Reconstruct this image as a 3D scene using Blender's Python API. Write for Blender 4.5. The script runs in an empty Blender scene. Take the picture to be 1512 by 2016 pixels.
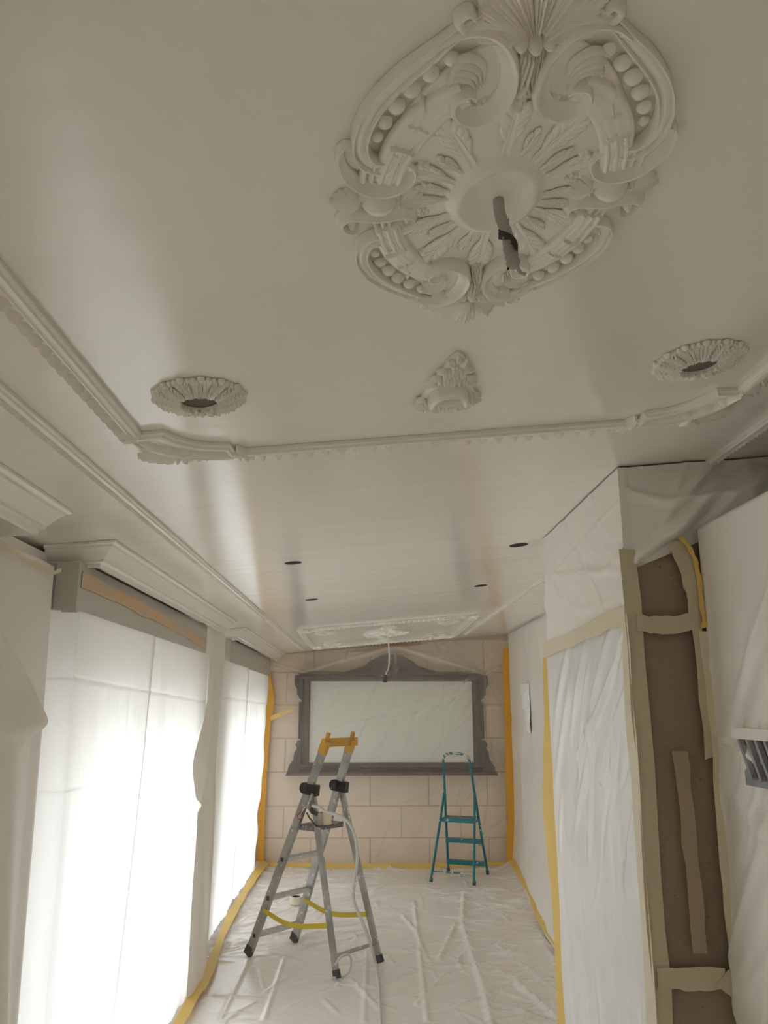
import bpy, bmesh, math, random
import numpy as np
from mathutils import Vector, Matrix
from mathutils.geometry import delaunay_2d_cdt

scene = bpy.context.scene
C = scene.collection
random.seed(4)
PI = math.pi

# ------------------------------------------------------------------ camera
A, Z0 = 0.087, 2.476                       # the ceiling falls slightly to the window side: z = Z0 + A*x
def zc(x): return Z0 + A * x
cam = bpy.data.cameras.new('camera'); cam_o = bpy.data.objects.new('camera', cam); C.objects.link(cam_o)
cam.sensor_fit = 'VERTICAL'; cam.sensor_height = 36.0; cam.sensor_width = 27.0
F_PX = 1560.0
cam.lens = 36.0 * F_PX / 2016.0
_Y = Vector((722 - 756, 1008 - 1394, F_PX)).normalized()          # room depth axis seen from the camera
_U = Vector((0, _Y.z, -_Y.y)).normalized()
_X = Vector((_Y.y*_U.z - _Y.z*_U.y, _Y.z*_U.x - _Y.x*_U.z, _Y.x*_U.y - _Y.y*_U.x))
if _X.x < 0: _X = -_X
right = Vector((_X.x, _Y.x, _U.x)); up = Vector((_X.y, _Y.y, _U.y)); fwd = Vector((_X.z, _Y.z, _U.z))
R = Matrix((right, up, -fwd)).transposed()
cam_o.matrix_world = Matrix.Translation((0, 0, 1.75)) @ R.to_4x4()
cam.clip_start = 0.02
scene.camera = cam_o

# ------------------------------------------------------------------ light: overcast daylight, through the windows
w = bpy.data.worlds.new('overcast_sky'); scene.world = w; w.use_nodes = True
nt = w.node_tree; nt.nodes.clear()
out = nt.nodes.new('ShaderNodeOutputWorld'); bg = nt.nodes.new('ShaderNodeBackground')
tc = nt.nodes.new('ShaderNodeTexCoord'); sp = nt.nodes.new('ShaderNodeSeparateXYZ'); cr = nt.nodes.new('ShaderNodeValToRGB')
nt.links.new(tc.outputs['Generated'], sp.inputs[0]); nt.links.new(sp.outputs['Z'], cr.inputs[0])
cr.color_ramp.elements[0].position = 0.0; cr.color_ramp.elements[0].color = (0.44, 0.45, 0.44, 1)
cr.color_ramp.elements[1].position = 0.10; cr.color_ramp.elements[1].color = (0.93, 0.97, 1.0, 1)
_e = cr.color_ramp.elements.new(0.75); _e.color = (0.60, 0.67, 0.74, 1)
nt.links.new(cr.outputs[0], bg.inputs[0]); bg.inputs[1].default_value = 4.6
nt.links.new(bg.outputs[0], out.inputs[0])
WIN = [(-0.6, 1.95), (3.14, 5.48), (6.62, 9.12)]                   # y ranges of the three windows in the left wall
WZ0, WZ1 = 0.05, 1.80
for k, (y0, y1) in enumerate(WIN):
    l = bpy.data.lights.new('window_portal', 'AREA'); l.shape = 'RECTANGLE'
    l.size = WZ1 - WZ0; l.size_y = y1 - y0; l.cycles.is_portal = True
    o = bpy.data.objects.new('window_portal', l); C.objects.link(o)
    o.location = (-1.62, (y0 + y1) / 2, (WZ0 + WZ1) / 2)
    o.rotation_euler = (0, -PI / 2, 0)
scene.view_settings.view_transform = 'Standard'
scene.view_settings.look = 'None'
scene.view_settings.exposure = 0.92
scene.view_settings.gamma = 1.0
scene.view_settings.use_curve_mapping = False
scene.cycles.use_denoising = True
scene.cycles.max_bounces = 14; scene.cycles.diffuse_bounces = 12; scene.cycles.glossy_bounces = 3; scene.cycles.transparent_max_bounces = 8
scene.cycles.sample_clamp_indirect = 6
scene.cycles.adaptive_threshold = 0.1

# ------------------------------------------------------------------ materials
MATS = {}
def lin(c): return tuple(((v/255)/12.92 if v/255 <= 0.04045 else ((v/255+0.055)/1.055)**2.4) for v in c)
def material(name, col, rough=0.5, metal=0.0, bump=None, var=None, transl=0.0, transp=0.0, spec=0.5, coat=0.0, spots=None, fold=0.0):
    """bump=(scale3, strength, distance); var=(scale3, other colour, low, high); spots=(scale, colour, threshold)"""
    m = bpy.data.materials.new(name); m.use_nodes = True
    n = m.node_tree.nodes; L = m.node_tree.links; n.clear()
    out = n.new('ShaderNodeOutputMaterial'); p = n.new('ShaderNodeBsdfPrincipled')
    p.inputs['Base Color'].default_value = (*col, 1); p.inputs['Roughness'].default_value = rough
    p.inputs['Metallic'].default_value = metal; p.inputs['Specular IOR Level'].default_value = spec
    if coat: p.inputs['Coat Weight'].default_value = coat; p.inputs['Coat Roughness'].default_value = 0.12
    tcn = n.new('ShaderNodeTexCoord')
    def noise(scale, detail=4):
        mp = n.new('ShaderNodeMapping'); L.new(tcn.outputs['Object'], mp.inputs[0])
        mp.inputs['Scale'].default_value = scale if isinstance(scale, tuple) else (scale,)*3
        t = n.new('ShaderNodeTexNoise'); t.inputs['Scale'].default_value = 1.0; t.inputs['Detail'].default_value = detail
        L.new(mp.outputs[0], t.inputs[0]); return t
    colour = None
    if var:
        t = noise(var[0]); r = n.new('ShaderNodeValToRGB'); L.new(t.outputs[0], r.inputs[0])
        r.color_ramp.elements[0].position = var[2]; r.color_ramp.elements[1].position = var[3]
        r.color_ramp.elements[0].color = (*col, 1); r.color_ramp.elements[1].color = (*var[1], 1)
        colour = r.outputs[0]
    if spots:
        t = noise(spots[0], 3); r = n.new('ShaderNodeValToRGB'); L.new(t.outputs[0], r.inputs[0])
        r.color_ramp.elements[0].position = spots[2]; r.color_ramp.elements[1].position = spots[2] + 0.03
        r.color_ramp.elements[0].color = (0, 0, 0, 1); r.color_ramp.elements[1].color = (1, 1, 1, 1)
        mx = n.new('ShaderNodeMix'); mx.data_type = 'RGBA'
        L.new(r.outputs[0], mx.inputs[0])
        if colour: L.new(colour, mx.inputs[6])
        else: mx.inputs[6].default_value = (*col, 1)
        mx.inputs[7].default_value = (*spots[1], 1); colour = mx.outputs[2]
    if colour: L.new(colour, p.inputs['Base Color'])
    nrm = None
    if bump:
        bl = bump if isinstance(bump, list) else [bump]
        for (sc, st, di) in bl:
            t = noise(sc); b = n.new('ShaderNodeBump'); b.inputs['Strength'].default_value = st; b.inputs['Distance'].default_value = di
            L.new(t.outputs[0], b.inputs['Height'])
            if nrm: L.new(nrm, b.inputs['Normal'])
            nrm = b.outputs[0]
        L.new(nrm, p.inputs['Normal'])
    sh = p.outputs[0]
    if transl:
        tr = n.new('ShaderNodeBsdfTranslucent'); tr.inputs[0].default_value = (*[min(1, c*1.12) for c in col], 1)
        if nrm: L.new(nrm, tr.inputs['Normal'])
        mx = n.new('ShaderNodeMixShader'); mx.inputs[0].default_value = transl
        if fold and not transp:
            at = n.new('ShaderNodeAttribute'); at.attribute_name = 'fold'
            mr = n.new('ShaderNodeMapRange'); mr.inputs[3].default_value = transl; mr.inputs[4].default_value = transl*(1-fold)
            L.new(at.outputs['Fac'], mr.inputs[0]); L.new(mr.outputs[0], mx.inputs[0])
        L.new(sh, mx.inputs[1]); L.new(tr.outputs[0], mx.inputs[2]); sh = mx.outputs[0]
    if transp:
        tr = n.new('ShaderNodeBsdfTransparent'); mx = n.new('ShaderNodeMixShader'); mx.inputs[0].default_value = transp
        if fold:
            at = n.new('ShaderNodeAttribute'); at.attribute_name = 'fold'
            mr = n.new('ShaderNodeMapRange'); mr.inputs[3].default_value = transp; mr.inputs[4].default_value = transp*(1-fold)
            L.new(at.outputs['Fac'], mr.inputs[0]); L.new(mr.outputs[0], mx.inputs[0])
        L.new(sh, mx.inputs[1]); L.new(tr.outputs[0], mx.inputs[2]); sh = mx.outputs[0]
    L.new(sh, out.inputs[0])
    MATS[name] = m; return m
M_ceil = material('ceiling_gloss_paint', (0.885, 0.85, 0.78), 0.145, spec=0.7,
                  bump=[((1.6, 18, 18), 0.055, 0.010), ((0.7, 6, 6), 0.14, 0.02), ((240, 240, 240), 0.07, 0.001)])
M_plaster = material('painted_plaster', (0.91, 0.88, 0.82), 0.24, bump=((70, 70, 70), 0.10, 0.003))
M_wall = material('white_wall_paint', (0.90, 0.87, 0.82), 0.6)
M_inside = material('bare_plaster_void', (0.16, 0.14, 0.12), 0.9)
M_stone = material('pale_stone_block', (0.89, 0.77, 0.64), 0.75, bump=((30, 30, 30), 0.25, 0.004), var=((4, 4, 6), (0.84, 0.71, 0.585), 0.35, 0.7))
M_dark = material('dark_ceiling_void', (0.035, 0.03, 0.026), 0.9)
M_mortar = material('mortar', (0.66, 0.53, 0.42), 0.9)
M_brownstone = material('brown_rough_stone', (0.36, 0.26, 0.17), 0.85, bump=((40, 40, 40), 0.5, 0.008), var=((3, 3, 2), (0.27, 0.195, 0.12), 0.35, 0.65), spots=(55, (0.10, 0.075, 0.05), 0.70))
M_floor = material('floor_screed', (0.62, 0.55, 0.49), 0.7)
M_sheet = material('white_film', (0.91, 0.89, 0.85), 0.36, bump=((9, 9, 3), 0.25, 0.012))
M_sheet_warm = material('white_film_over_wall', (0.91, 0.875, 0.82), 0.36, bump=((9, 9, 4), 0.3, 0.012))
M_sheet_cool = material('white_film_bluish', (0.88, 0.88, 0.89), 0.22, bump=((9, 9, 4), 0.3, 0.012))
M_backlit = material('thin_window_film', (0.92, 0.92, 0.915), 0.4, transl=0.30, fold=0.6, bump=((14, 14, 2.5), 0.22, 0.01))
M_piersheet = material('thin_pier_film', (0.89, 0.855, 0.80), 0.4, transl=0.058, bump=((10, 10, 3), 0.2, 0.01))
M_floorfilm = material('floor_film', (0.865, 0.825, 0.785), 0.25, bump=((16, 16, 16), 0.25, 0.008))
M_haze = material('clear_masking_film', (0.80, 0.74, 0.67), 0.22, transp=0.82, fold=0.72, bump=((7, 7, 5), 0.3, 0.01))
M_haze2 = material('clear_film_over_stone', (0.66, 0.60, 0.53), 0.3, transp=0.82, bump=((7, 7, 4), 0.3, 0.01))
M_cream = material('cream_masking_tape', (0.75, 0.68, 0.51), 0.55, bump=((60, 60, 20), 0.3, 0.003))
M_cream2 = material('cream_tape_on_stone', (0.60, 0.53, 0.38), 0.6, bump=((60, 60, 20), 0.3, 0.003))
M_yellow = material('yellow_masking_tape', (0.82, 0.57, 0.16), 0.5, bump=((50, 50, 12), 0.3, 0.003))
M_orange = material('orange_masking_tape', (0.80, 0.42, 0.045), 0.5, bump=((50, 50, 8), 0.3, 0.003))
M_paleorange = material('orange_tape_under_film', (0.72, 0.48, 0.27), 0.5, var=((3, 2.2, 6), (0.60, 0.53, 0.44), 0.45, 0.72))
M_boxfilm = material('film_on_blind_box', (0.56, 0.54, 0.49), 0.35, bump=((20, 20, 12), 0.3, 0.008))
M_wood = material('dark_carved_wood', (0.05, 0.026, 0.019), 0.45, bump=((40, 40, 40), 0.6, 0.008), var=((9, 9, 14), (0.085, 0.045, 0.034), 0.4, 0.7))
M_screen = material('matt_screen', (0.88, 0.91, 0.83), 0.8)
M_alu = material('paint_spattered_aluminium', (0.47, 0.46, 0.45), 0.42, metal=0.75, bump=((60, 60, 60), 0.15, 0.003), var=((5, 5, 9), (0.33, 0.32, 0.31), 0.4, 0.75), spots=(24, (0.75, 0.73, 0.68), 0.63))
M_rung = material('ribbed_aluminium_tread', (0.62, 0.61, 0.59), 0.45, metal=0.55, spots=(30, (0.80, 0.78, 0.74), 0.6))
M_dirty = material('dirty_platform', (0.20, 0.185, 0.165), 0.6, spots=(45, (0.5, 0.48, 0.44), 0.58))
M_black = material('black_plastic', (0.018, 0.018, 0.018), 0.4, spots=(45, (0.6, 0.6, 0.58), 0.70))
M_rubber = material('dark_rubber', (0.075, 0.075, 0.075), 0.7)
M_handle = material('yellow_plastic_handle', (0.66, 0.35, 0.045), 0.5, spots=(40, (0.50, 0.40, 0.22), 0.58))
M_teal = material('teal_lacquered_steel', (0.012, 0.165, 0.205), 0.35, spots=(26, (0.62, 0.63, 0.58), 0.66))
M_teal_hoop = material('teal_steel_crusted_with_paint', (0.06, 0.16, 0.17), 0.5, spots=(30, (0.62, 0.62, 0.55), 0.50))
M_tealtop = material('paint_crusted_tread', (0.10, 0.13, 0.12), 0.6, spots=(34, (0.45, 0.46, 0.42), 0.52))
M_strap = material('yellow_strap', (0.62, 0.48, 0.05), 0.6)
M_hose = material('grey_white_hose', (0.62, 0.60, 0.56), 0.45)
M_red = material('red_plastic', (0.45, 0.04, 0.05), 0.4)
M_metal = material('grey_steel', (0.30, 0.29, 0.27), 0.4, metal=0.8, spots=(60, (0.55, 0.54, 0.5), 0.6))
M_cablegrey = material('grey_cable_sleeve', (0.42, 0.40, 0.36), 0.5)
M_tapeblack = material('worn_black_tape', (0.05, 0.045, 0.04), 0.55, spots=(80, (0.35, 0.34, 0.30), 0.6))
M_whitecable = material('white_cable', (0.80, 0.78, 0.74), 0.4)
M_glass = material('window_glass', (0.9, 0.95, 0.95), 0.05, transp=0.9)
M_pvc = material('white_window_frame', (0.75, 0.75, 0.73), 0.4)
M_vent = material('grey_vent_metal', (0.36, 0.37, 0.385), 0.4, metal=0.3)

# ------------------------------------------------------------------ mesh helpers
class MB:
    def __init__(s): s.v = []; s.f = []
    def add(s, vs, fs):
        b = len(s.v); s.v += [tuple(v) for v in vs]; s.f += [tuple(b + i for i in f) for f in fs]; return s
    def box(s, lo, hi):
        x0, y0, z0 = lo; x1, y1, z1 = hi
        return s.add([(x0,y0,z0),(x1,y0,z0),(x1,y1,z0),(x0,y1,z0),(x0,y0,z1),(x1,y0,z1),(x1,y1,z1),(x0,y1,z1)],
              [(0,3,2,1),(4,5,6,7),(0,1,5,4),(1,2,6,5),(2,3,7,6),(3,0,4,7)])
    def bar(s, p0, p1, side, a, b):
        """box beam from p0 to p1; a = full width along side, b = full width along the third direction"""
        p0, p1, side = Vector(p0), Vector(p1), Vector(side)
        d = (p1 - p0).normalized(); side = (side - d * side.dot(d)).normalized(); t = d.cross(side)
        c = [(side * sx * a/2 + t * sy * b/2) for sx, sy in ((-1,-1),(1,-1),(1,1),(-1,1))]
        return s.add([p0 + q for q in c] + [p1 + q for q in c], [(3,2,1,0),(4,5,6,7),(0,1,5,4),(1,2,6,5),(2,3,7,6),(3,0,4,7)])
    def tube(s, pts, r, n=8, rs=None):
        pts = [Vector(p) for p in pts]; N = len(pts); vs = []; prev = None
        for i, p in enumerate(pts):
            d = (pts[min(i+1, N-1)] - pts[max(i-1, 0)]).normalized()
            if prev is None:
                a = Vector((0, 0, 1)) if abs(d.z) < 0.9 else Vector((1, 0, 0))
                u = d.cross(a).normalized()
            else: u = (prev - d * prev.dot(d)).normalized()
            prev = u; v = d.cross(u); rr = (rs[i] if rs else r)
            vs += [p + (u * math.cos(2*PI*k/n) + v * math.sin(2*PI*k/n)) * rr for k in range(n)]
        fs = [(i*n + k, i*n + (k+1) % n, (i+1)*n + (k+1) % n, (i+1)*n + k) for i in range(N-1) for k in range(n)]
        fs += [tuple(range(n-1, -1, -1)), tuple((N-1)*n + k for k in range(n))]
        return s.add(vs, fs)
    def lathe(s, prof, n=24, c=(0, 0, 0), sx=1.0, sy=1.0, closed=False):
        vs = []
        for r, z in prof: vs += [(c[0] + r*sx*math.cos(2*PI*k/n), c[1] + r*sy*math.sin(2*PI*k/n), c[2] + z) for k in range(n)]
        m = len(prof); fs = []
        for i in range(m if closed else m-1):
            j = (i+1) % m
            fs += [(i*n+k, i*n+(k+1) % n, j*n+(k+1) % n, j*n+k) for k in range(n)]
        if not closed:
            if prof[0][0] > 1e-5: fs.append(tuple(range(n)))
            if prof[-1][0] > 1e-5: fs.append(tuple((m-1)*n+k for k in range(n)))
        return s.add(vs, fs)
    def prism(s, poly, h0, h1, top=1.0):
        """poly of (u,v) extruded from z=h0 to z=h1"""
        n = len(poly); cx = sum(p[0] for p in poly)/n; cy = sum(p[1] for p in poly)/n
        vs = [(u, v, h0) for u, v in poly] + [(cx + (u-cx)*top, cy + (v-cy)*top, h1) for u, v in poly]
        return s.add(vs, [tuple(range(n)), tuple(range(2*n-1, n-1, -1))] + [(i, (i+1) % n, n+(i+1) % n, n+i) for i in range(n)])
    def dome(s, c, rx, ry, h, n=12, m=5, rot=0.0):
        prof = []
        for i in range(m): a = PI/2 * i/(m-1); prof.append((math.cos(a), math.sin(a)))
        vs = []; cs, sn = math.cos(rot), math.sin(rot)
        for r, z in prof[:-1]:
            for k in range(n):
                u, v = r*rx*math.cos(2*PI*k/n), r*ry*math.sin(2*PI*k/n)
                vs.append((c[0] + u*cs - v*sn, c[1] + u*sn + v*cs, c[2] - z*h))
        vs.append((c[0], c[1], c[2] - h)); t = len(vs) - 1
        fs = [(i*n+k, i*n+(k+1) % n, (i+1)*n+(k+1) % n, (i+1)*n+k) for i in range(m-2) for k in range(n)]
        fs += [((m-2)*n+k, (m-2)*n+(k+1) % n, t) for k in range(n)]
        fs.append(tuple(range(n-1, -1, -1)))
        return s.add(vs, fs)
    def sweep(s, path, prof, wd, ht, base=0.0, side=0, closed=False):
        """relief strip on the local plane z=base, rising to -z. prof (a,h): a in -.5..0.5 across (side=0) or 0..1 to the left (side=1) / right (-1).
        wd, ht: number or list along the path. Sharp corners are mitred."""
        P = [Vector((p[0], p[1])) for p in path]; N = len(P); vs = []; m = len(prof)
        for i in range(N):
            if closed: a, b = P[(i-1) % N], P[(i+1) % N]
            else: a, b = P[max(i-1, 0)], P[min(i+1, N-1)]
            d1 = (P[i]-a); d2 = (b-P[i])
            if d1.length < 1e-9: d1 = d2
            if d2.length < 1e-9: d2 = d1
            d1 = d1.normalized(); d2 = d2.normalized()
            t = (d1+d2)
            t = t.normalized() if t.length > 1e-6 else d1
            nrm = Vector((-t.y, t.x)); k = max(0.45, t.dot(d1))
            W = (wd[i] if hasattr(wd, '__len__') else wd) / k; H = ht[i] if hasattr(ht, '__len__') else ht
            for a_, h_ in prof:
                q = P[i] + nrm * (a_ * W * (side if side else 1)); vs.append((q.x, q.y, (base[i] if hasattr(base, '__len__') else base) - h_*H))
        rng = N if closed else N-1
        fs = [(i*m+j, i*m+j+1, ((i+1) % N)*m+j+1, ((i+1) % N)*m+j) for i in range(rng) for j in range(m-1)]
        if not closed: fs += [tuple(range(m)), tuple((N-1)*m+j for j in range(m-1, -1, -1))]
        return s.add(vs, fs)
    def mesh(s, name, m, smooth=None, recalc=True):
        me = bpy.data.meshes.new(name); me.from_pydata(s.v, [], s.f)
        if recalc:
            bm = bmesh.new(); bm.from_mesh(me); bmesh.ops.recalc_face_normals(bm, faces=bm.faces); bm.to_mesh(me); bm.free()
        me.materials.append(m)
        if smooth is not None:
            me.polygons.foreach_set('use_smooth', [True]*len(me.polygons))
            if smooth < 179: me.set_sharp_from_angle(angle=math.radians(smooth))
        return me
    def build(s, name, m, parent=None, smooth=40, recalc=True):
        o = bpy.data.objects.new(name, s.mesh(name, m, smooth, recalc)); C.objects.link(o)
        if parent: o.parent = parent
        return o
def tag(o, label=None, cat=None, group=None, kind=None):
    if label: o['label'] = label
    if cat: o['category'] = cat
    if group: o['group'] = group
    if kind: o['kind'] = kind
    return o
def struct(o, label, cat='structure'):
    return tag(o, label, cat, kind='structure')
def empty(name, loc=(0, 0, 0), rot=(0, 0, 0), label=None, cat=None, group=None):
    o = bpy.data.objects.new(name, None); C.objects.link(o); o.location = loc; o.rotation_euler = rot
    o.empty_display_size = 0.05
    return tag(o, label, cat, group)
def on_ceiling(name, x, y, label, cat, group=None):
    return empty(name, (x, y, zc(x) - 0.0005), (0, -math.atan(A), 0), label, cat, group)
def share(name, me, parent, loc=(0, 0, 0), rotz=0.0, scale=1.0, mirror=False):
    o = bpy.data.objects.new(name, me); C.objects.link(o); o.parent = parent; o.location = loc; o.rotation_euler = (0, 0, rotz)
    o.scale = ((-scale if mirror else scale), scale, scale); return o
def kids(o): return [c for c in list(bpy.data.objects) if c.parent == o]
def copy_tree(o, parent=None):
    c = o.copy(); C.objects.link(c)
    if parent: c.parent = parent
    for ch in kids(o): copy_tree(ch, c)
    return c
def spline(pts, n=6, closed=False):
    P = [Vector(p) for p in pts]; N = len(P); outp = []
    for i in range(N if closed else N-1):
        p0 = P[(i-1) % N] if closed or i > 0 else P[0]*2 - P[1]
        p1 = P[i]; p2 = P[(i+1) % N]
        p3 = P[(i+2) % N] if closed or i+2 < N else P[-1]*2 - P[-2]
        for k in range(n):
            t = k/n
            outp.append(0.5*((2*p1) + (p2-p0)*t + (2*p0-5*p1+4*p2-p3)*t*t + (3*p1-p0-3*p2+p3)*t**3))
    if not closed: outp.append(P[-1])
    return [tuple(q) for q in outp]
ROUND = [(-0.5, 0), (-0.46, 0.42), (-0.33, 0.78), (-0.12, 0.98), (0.12, 0.98), (0.33, 0.78), (0.46, 0.42), (0.5, 0)]
ROUND5 = [(-0.5, 0), (-0.38, 0.62), (0, 1), (0.38, 0.62), (0.5, 0)]
BAND = [(-0.5, 0), (-0.5, 0.75), (-0.45, 1), (-0.36, 1), (-0.30, 0.62), (-0.2, 0.72), (0, 0.82), (0.2, 0.72), (0.30, 0.62), (0.36, 1), (0.45, 1), (0.5, 0.75), (0.5, 0)]
CS = [(-0.5, 0), (-0.5, 0.5), (-0.44, 0.82), (-0.32, 1.0), (-0.16, 0.98), (0.0, 0.74), (0.2, 0.48), (0.4, 0.32), (0.5, 0.26), (0.5, 0)]
LIP = [(-0.5, 0), (-0.5, 0.8), (-0.44, 1), (-0.33, 1.0), (-0.22, 0.82), (0.0, 0.5), (0.25, 0.28), (0.5, 0.2), (0.5, 0)]
GROOVE = [(-0.5, 0), (-0.42, 0.9), (-0.26, 1), (-0.1, 0.55), (0, 0.45), (0.1, 0.55), (0.26, 1), (0.42, 0.9), (0.5, 0)]
def taper(n, a=0.25, peak=0.6, b=0.1, p=1.0):
    r = []
    for i in range(n):
        t = i/(n-1)
        r.append(a + (1-a)*math.sin(PI/2*min(1, t/peak))**p if t < peak else b + (1-b)*math.cos(PI/2*(t-peak)/(1-peak))**0.7)
    return r

# numpy noise / grids for sheets of film
def vnoise(x, y, seed=0):
    xi = np.floor(x).astype(int); yi = np.floor(y).astype(int); xf = x-xi; yf = y-yi
    def h(a, b):
        v = np.sin(a*127.1 + b*311.7 + seed*74.7)*43758.5453; return v - np.floor(v)
    u = xf*xf*(3-2*xf); v = yf*yf*(3-2*yf)
    return (h(xi, yi)*(1-u) + h(xi+1, yi)*u)*(1-v) + (h(xi, yi+1)*(1-u) + h(xi+1, yi+1)*u)*v - 0.5
def creases(S, T, n, seed, length, width, amp, ang=None, box=None):
    rg = np.random.RandomState(seed); out = np.zeros_like(S)
    s0, s1, t0, t1 = box or (S.min(), S.max(), T.min(), T.max())
    for _ in range(n):
        cs, ct = rg.uniform(s0, s1), rg.uniform(t0, t1)
        a = rg.uniform(0, PI) if ang is None else rg.normal(ang[0], ang[1])
        Lh = length*rg.uniform(0.4, 1.3)/2; wd = width*rg.uniform(0.5, 1.4)
        du, dv = math.cos(a), math.sin(a); bend = rg.normal(0, 0.5)/max(Lh, .05)
        p = (S-cs)*du + (T-ct)*dv; q = -(S-cs)*dv + (T-ct)*du + bend*0.25*p*p
        k = np.clip(1 - (p/Lh)**2, 0, 1)
        out += amp*rg.uniform(0.3, 1)*rg.choice([1, 1, -0.5])*k*np.exp(-(q/wd)**2)
    return out
def ridge(S, T, pts, width, amp):
    out = np.zeros_like(S); pts = np.array(pts, float)
    best = np.full(S.shape, 1e9)
    for (a, b) in zip(pts[:-1], pts[1:]):
        d = b-a; L2 = d@d; t = np.clip(((S-a[0])*d[0] + (T-a[1])*d[1])/L2, 0, 1)
        best = np.minimum(best, np.hypot(S-(a[0]+t*d[0]), T-(a[1]+t*d[1])))
    return amp*np.exp(-(best/width)**2)
def grid(name, s, t, fn, m, mask=None):
    """fn(S,T) -> x,y,z arrays"""
    S, T = np.meshgrid(np.asarray(s, float), np.asarray(t, float), indexing='ij')
    X, Y, Z = [np.broadcast_to(np.asarray(a, float), S.shape) for a in fn(S, T)]
    ns, ntt = S.shape
    co = np.stack([X, Y, Z], -1).reshape(-1, 3)
    i, j = np.meshgrid(np.arange(ns-1), np.arange(ntt-1), indexing='ij')
    q = np.stack([i*ntt+j, (i+1)*ntt+j, (i+1)*ntt+j+1, i*ntt+j+1], -1).reshape(-1, 4)
    me = bpy.data.meshes.new(name); me.from_pydata(co.tolist(), [], q.tolist()); me.materials.append(m)
    me.polygons.foreach_set('use_smooth', [True]*len(me.polygons))
    if callable(mask):
        at = me.attributes.new('fold', 'FLOAT', 'POINT'); at.data.foreach_set('value', np.clip(mask(S, T, X, Y, Z), 0, 1).reshape(-1).astype(np.float32))
    o = bpy.data.objects.new(name, me); C.objects.link(o); return o
ls = np.linspace
def strip(name, pts, width_dir, width, m, label, thick=0.0015, normal=None, seg=5, jag=0.004, seed=0, cat='masking tape', group=None, widths=None):
    """a strip of tape along pts (3D), its width along width_dir, as a thin slab with slightly ragged edges"""
    rg = random.Random(seed + len(label)); P = spline(pts, seg) if len(pts) > 2 else [tuple(Vector(pts[0]).lerp(Vector(pts[1]), k/12)) for k in range(13)]
    W = Vector(width_dir).normalized(); vs = []; N = len(P)
    for i, p in enumerate(P):
        p = Vector(p); d = (Vector(P[min(i+1, N-1)]) - Vector(P[max(i-1, 0)])).normalized()
        n = d.cross(W).normalized() if normal is None else Vector(normal).normalized()
        wv = width
        if widths:
            f = i/(N-1)*(len(widths)-1); k = min(int(f), len(widths)-2); wv = widths[k]*(1-(f-k)) + widths[k+1]*(f-k)
        a = wv/2 + rg.uniform(-jag, jag); b = wv/2 + rg.uniform(-jag, jag); off = n*rg.uniform(0, 0.002)
        for q in (p - W*a, p + W*b): vs += [q + off, q + off + n*thick]
    mb = MB(); fs = []
    for i in range(N-1):
        a, b = 4*i, 4*i+4
        fs += [(a, b, b+2, a+2), (a+1, a+3, b+3, b+1), (a, a+1, b+1, b), (a+2, b+2, b+3, a+3)]
    fs += [(0, 2, 3, 1), (4*N-4, 4*N-3, 4*N-1, 4*N-2)]
    o = mb.add(vs, fs).build(name, m, smooth=30)
    return tag(o, label, cat, group)

# ------------------------------------------------------------------ room shell
XL, XR, YF, YB = -1.26, 1.72, 9.72, -1.6
struct(MB().box((-1.6, YB, -0.12), (2.4, 10.0, 0.0)).build('floor', M_floor, smooth=None), 'bare floor under the wrinkled protective film', 'floor')

HOLES = [(-0.366, 3.855, 0.041), (-0.367, 5.215, 0.041), (0.755, 3.872, 0.045), (0.754, 5.227, 0.043)]
ROS = [(-0.385, 1.70), (0.772, 1.70)]
cv = [Vector((-1.6, YB)), Vector((2.4, YB)), Vector((2.4, 10.0)), Vector((-1.6, 10.0))]; ce = [(0, 1), (1, 2), (2, 3), (3, 0)]
circ = HOLES + [(x, y, 0.046) for x, y in ROS]
for hx, hy, hr in circ:
    b = len(cv); cv += [Vector((hx + hr*math.cos(2*PI*k/28), hy + hr*math.sin(2*PI*k/28))) for k in range(28)]
    ce += [(b+k, b+(k+1) % 28) for k in range(28)]
r_ = delaunay_2d_cdt(cv, ce, [], 0, 1e-6)
mb = MB(); fs = []
for f in r_[2]:
    q = sum((r_[0][i] for i in f), Vector((0, 0)))/len(f)
    if all((q - Vector((hx, hy))).length > hr*0.98 for hx, hy, hr in circ): fs.append(tuple(f))
mb.add([(p.x, p.y, zc(p.x)) for p in r_[0]], fs)
ceiling = struct(mb.build('ceiling', M_ceil, smooth=None), 'freshly painted glossy off-white ceiling', 'ceiling')
NTH = ['near left', 'far left', 'near right', 'far right']
for (hx, hy, hr), nm in zip(HOLES, NTH):
    o = on_ceiling('downlight_opening', hx, hy, f'round dark downlight hole in the ceiling, {nm} of the four', 'ceiling hole', 'downlight holes in the ceiling')
    MB().lathe([(hr, 0.0), (hr, 0.10), (0.0, 0.10)], 28).build('hole_lining', M_dark, o)
    MB().lathe([(hr, -0.0008), (hr, 0.008), (hr+0.002, 0.008), (hr+0.002, -0.0008)], 28, closed=True).build('cut_edge', M_inside, o)

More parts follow.
